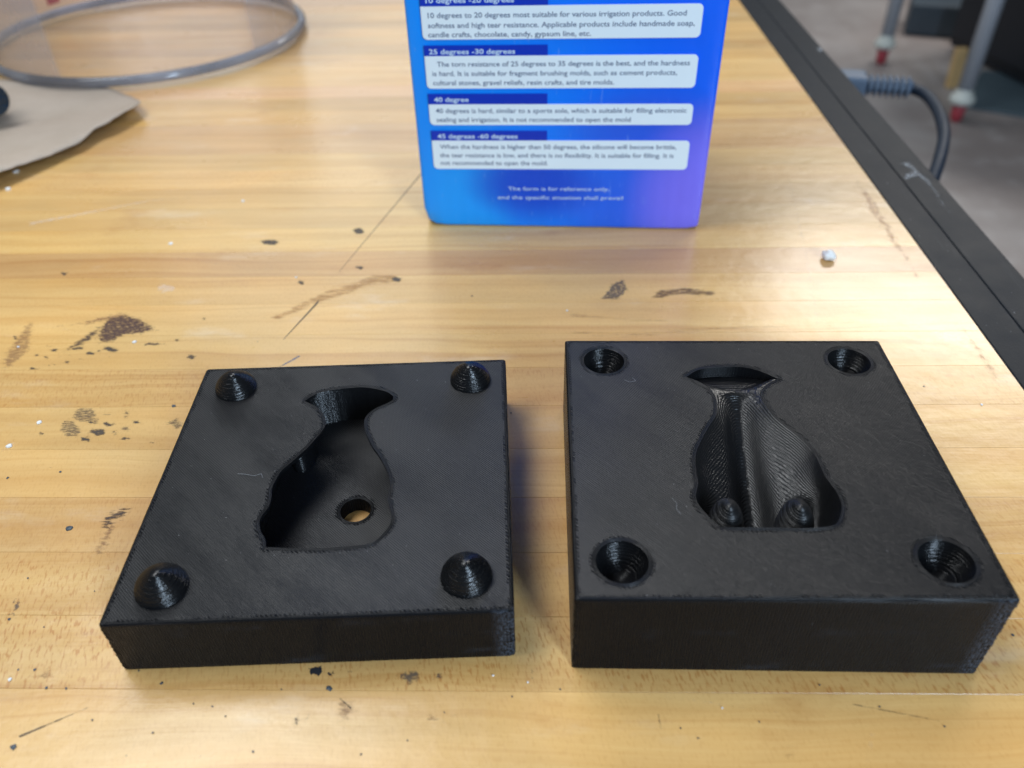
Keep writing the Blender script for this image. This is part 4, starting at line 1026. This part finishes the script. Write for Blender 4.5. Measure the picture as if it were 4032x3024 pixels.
# ------------------------------------------------------------------ plug and cable beyond the bench edge
cord = empty('power_cord', (.26, .56, -.05), label='grey plug with ribbed strain relief and thick black cord beside the bench edge', cat='cord')
cord_o = Vector((.26, .56, -.05))
def cw(P): return [tuple((Vector(p) - cord_o) * 1000) for p in P]
M['cable'] = mat_simple('dark_blue_rubber', rgb(.012, .022, .04), .5, .3, .1, spec=.2)
M['plug'] = mat_simple('grey_blue_plug', rgb(.10, .14, .20), .35, .3, .1)
pathc = [(.292, .553, -.05), (.3045, .5400, -.05), (.3090, .5260, -.05), (.3085, .5060, -.051), (.3040, .482, -.052), (.2965, .4560, -.054), (.285, .43, -.057), (.272, .405, -.062), (.256, .378, -.07), (.238, .352, -.085), (.222, .335, -.11), (.213, .33, -.15), (.213, .332, -.35), (.216, .34, -.54), (.235, .36, -.593), (.30, .45, -.5945)]
Q = []
for i in range(len(pathc) - 1):
    p0 = Vector(pathc[max(0, i - 1)]); p1 = Vector(pathc[i]); p2 = Vector(pathc[i + 1]); p3 = Vector(pathc[min(len(pathc) - 1, i + 2)])
    for j in range(6):
        t_ = j / 6; Q.append(.5 * ((2 * p1) + (p2 - p0) * t_ + (2 * p0 - 5 * p1 + 4 * p2 - p3) * t_ ** 2 + (-p0 + 3 * p1 - 3 * p2 + p3) * t_ ** 3))
V, F = tube(cw(Q), 4.3, 14); link('cable', mesh('cable', V, F, True), M['cable'], cord)
a = Vector((.268, .551, -.05)); b = Vector((.3035, .5425, -.05))
d = (b - a)
V, F = tube(cw([a + d * t_ for t_ in np.linspace(0, 1, 8)]), 5.6, 14); link('strain_relief', mesh('strain_relief', V, F, True), M['plug'], cord)
for k in range(7):
    c0 = a + d * (.12 + k * .13)
    V, F = tube(cw([c0 - d * .02, c0 + d * .02]), 8.4, 14); link('rib', mesh('rib', V, F, False), M['plug'], cord)
m = box_mesh('plug_body', -28, -11, -10, 14, 11, 9, bevel=3, seg=3)
link('plug_body', m, M['plug'], cord, (-.004, -.006, 0), (0, 0, -.22))
# socket strip on the bench side that takes the plug
m = box_mesh('socket_strip', 206.0, 520, -78, 232, 640, -30, bevel=2)
link('socket_strip', m, M['rail'], bench, (0, 0, BZ))

# ------------------------------------------------------------------ things standing on the floor beyond the bench
M['tubegrey'] = mat_simple('grey_painted_tube', rgb(.40, .44, .50), .35, .2, .02)
M['collar'] = mat_simple('white_plastic_collar', rgb(.62, .66, .62), .45, .15, .02)
M['redfoot'] = mat_simple('red_rubber_foot', rgb(.42, .05, .07), .45, .2, .02)
stool = empty('stool', (1.25, 2.25, -.6), label='grey tubular stool with red-tipped feet standing on the concrete floor', cat='stool')
so = Vector((1.25, 2.25, -.6))
def fp(x, y, z): return tuple((Vector((x, y, z)) - so) * 1000)
for (x, y) in ((.9936, 2.2728), (1.0336, 1.8445), (1.50, 2.30), (1.50, 1.86)):
    lo = fp(x, y, -.6)
    V, F = lathe([(8, 0), (13, 4), (15, 20), (16, 44), (12, 46)], 24, cap=True)
    lg = link('leg', mesh('leg', *tube([fp(x, y, -.54), fp(x + (.002), y, .02)], 18.5, 20), True), M['tubegrey'], stool)
    link('foot', mesh('foot', [(a_ + lo[0], b_ + lo[1], c_ + lo[2]) for a_, b_, c_ in V], F, True), M['redfoot'], lg)
    V, F = lathe([(16, 44), (27, 46), (29, 56), (27, 62), (21, 66), (19, 80)], 28)
    link('collar', mesh('collar', [(a_ + lo[0], b_ + lo[1], c_ + lo[2]) for a_, b_, c_ in V], F, True), M['collar'], lg)
V, F = lathe([(5, 0), (300, 0), (312, 8), (312, 26), (300, 34), (5, 34)], 48)
link('seat', mesh('seat', [(a_, b_ - 180 + 0, c_ + 620) for a_, b_, c_ in V], F, True), M['cable'], stool)
# black cabinet
M['cab'] = mat_simple('black_powder_coat', rgb(.006, .009, .016), .55, .4, .004)
cab = empty('cabinet', (1.2309, 2.3939, -.6), math.atan2(2.0447 - 2.3939, 1.2929 - 1.2309), label='black cabinet on the concrete floor behind the grey stool legs', cat='cabinet')
m = box_mesh('carcass', 0, 0, 12, 1000, 700, 900, bevel=5); link('carcass', m, M['cab'], cab)
m = box_mesh('door', 20, -18, 45, 495, -1, 870, bevel=3); link('door', m, M['cab'], cab)
m = box_mesh('door', 505, -18, 45, 980, -1, 870, bevel=3); link('door', m, M['cab'], cab)
m = box_mesh('crate', 0, 0, 0, 230, 160, 90, bevel=6)
link('low_crate', m, mat_simple('blue_grey_crate', rgb(.045, .065, .085), .5, .3, .01), None, (1.150, 2.53, -.598), (0, 0, -.35), label='low blue-grey crate on the floor between the cabinet and the far stool leg', cat='crate')
m = box_mesh('wood_batten', -14, -10, 0, 14, 10, 100, bevel=1.5)
link('wood_batten', m, mat_simple('pale_pine', rgb(.62, .42, .19), .6, .3, .02), None, (1.115, 2.075, -.6), (math.radians(-4), 0, .1), label='short pale wooden batten standing upright behind the near stool leg', cat='batten')
m = box_mesh('floor_strip', 0, 0, 0, 900, 300, 8, bevel=2)  # flat blue-grey strip laid on the floor
link('floor_strip', m, mat_simple('blue_grey_strip', rgb(.085, .125, .15), .5, .35, .01), None, (1.085, 1.93, -.6), (0, 0, -.55), label='flat blue-grey strip on the floor in front of the black cabinet', cat='mat')
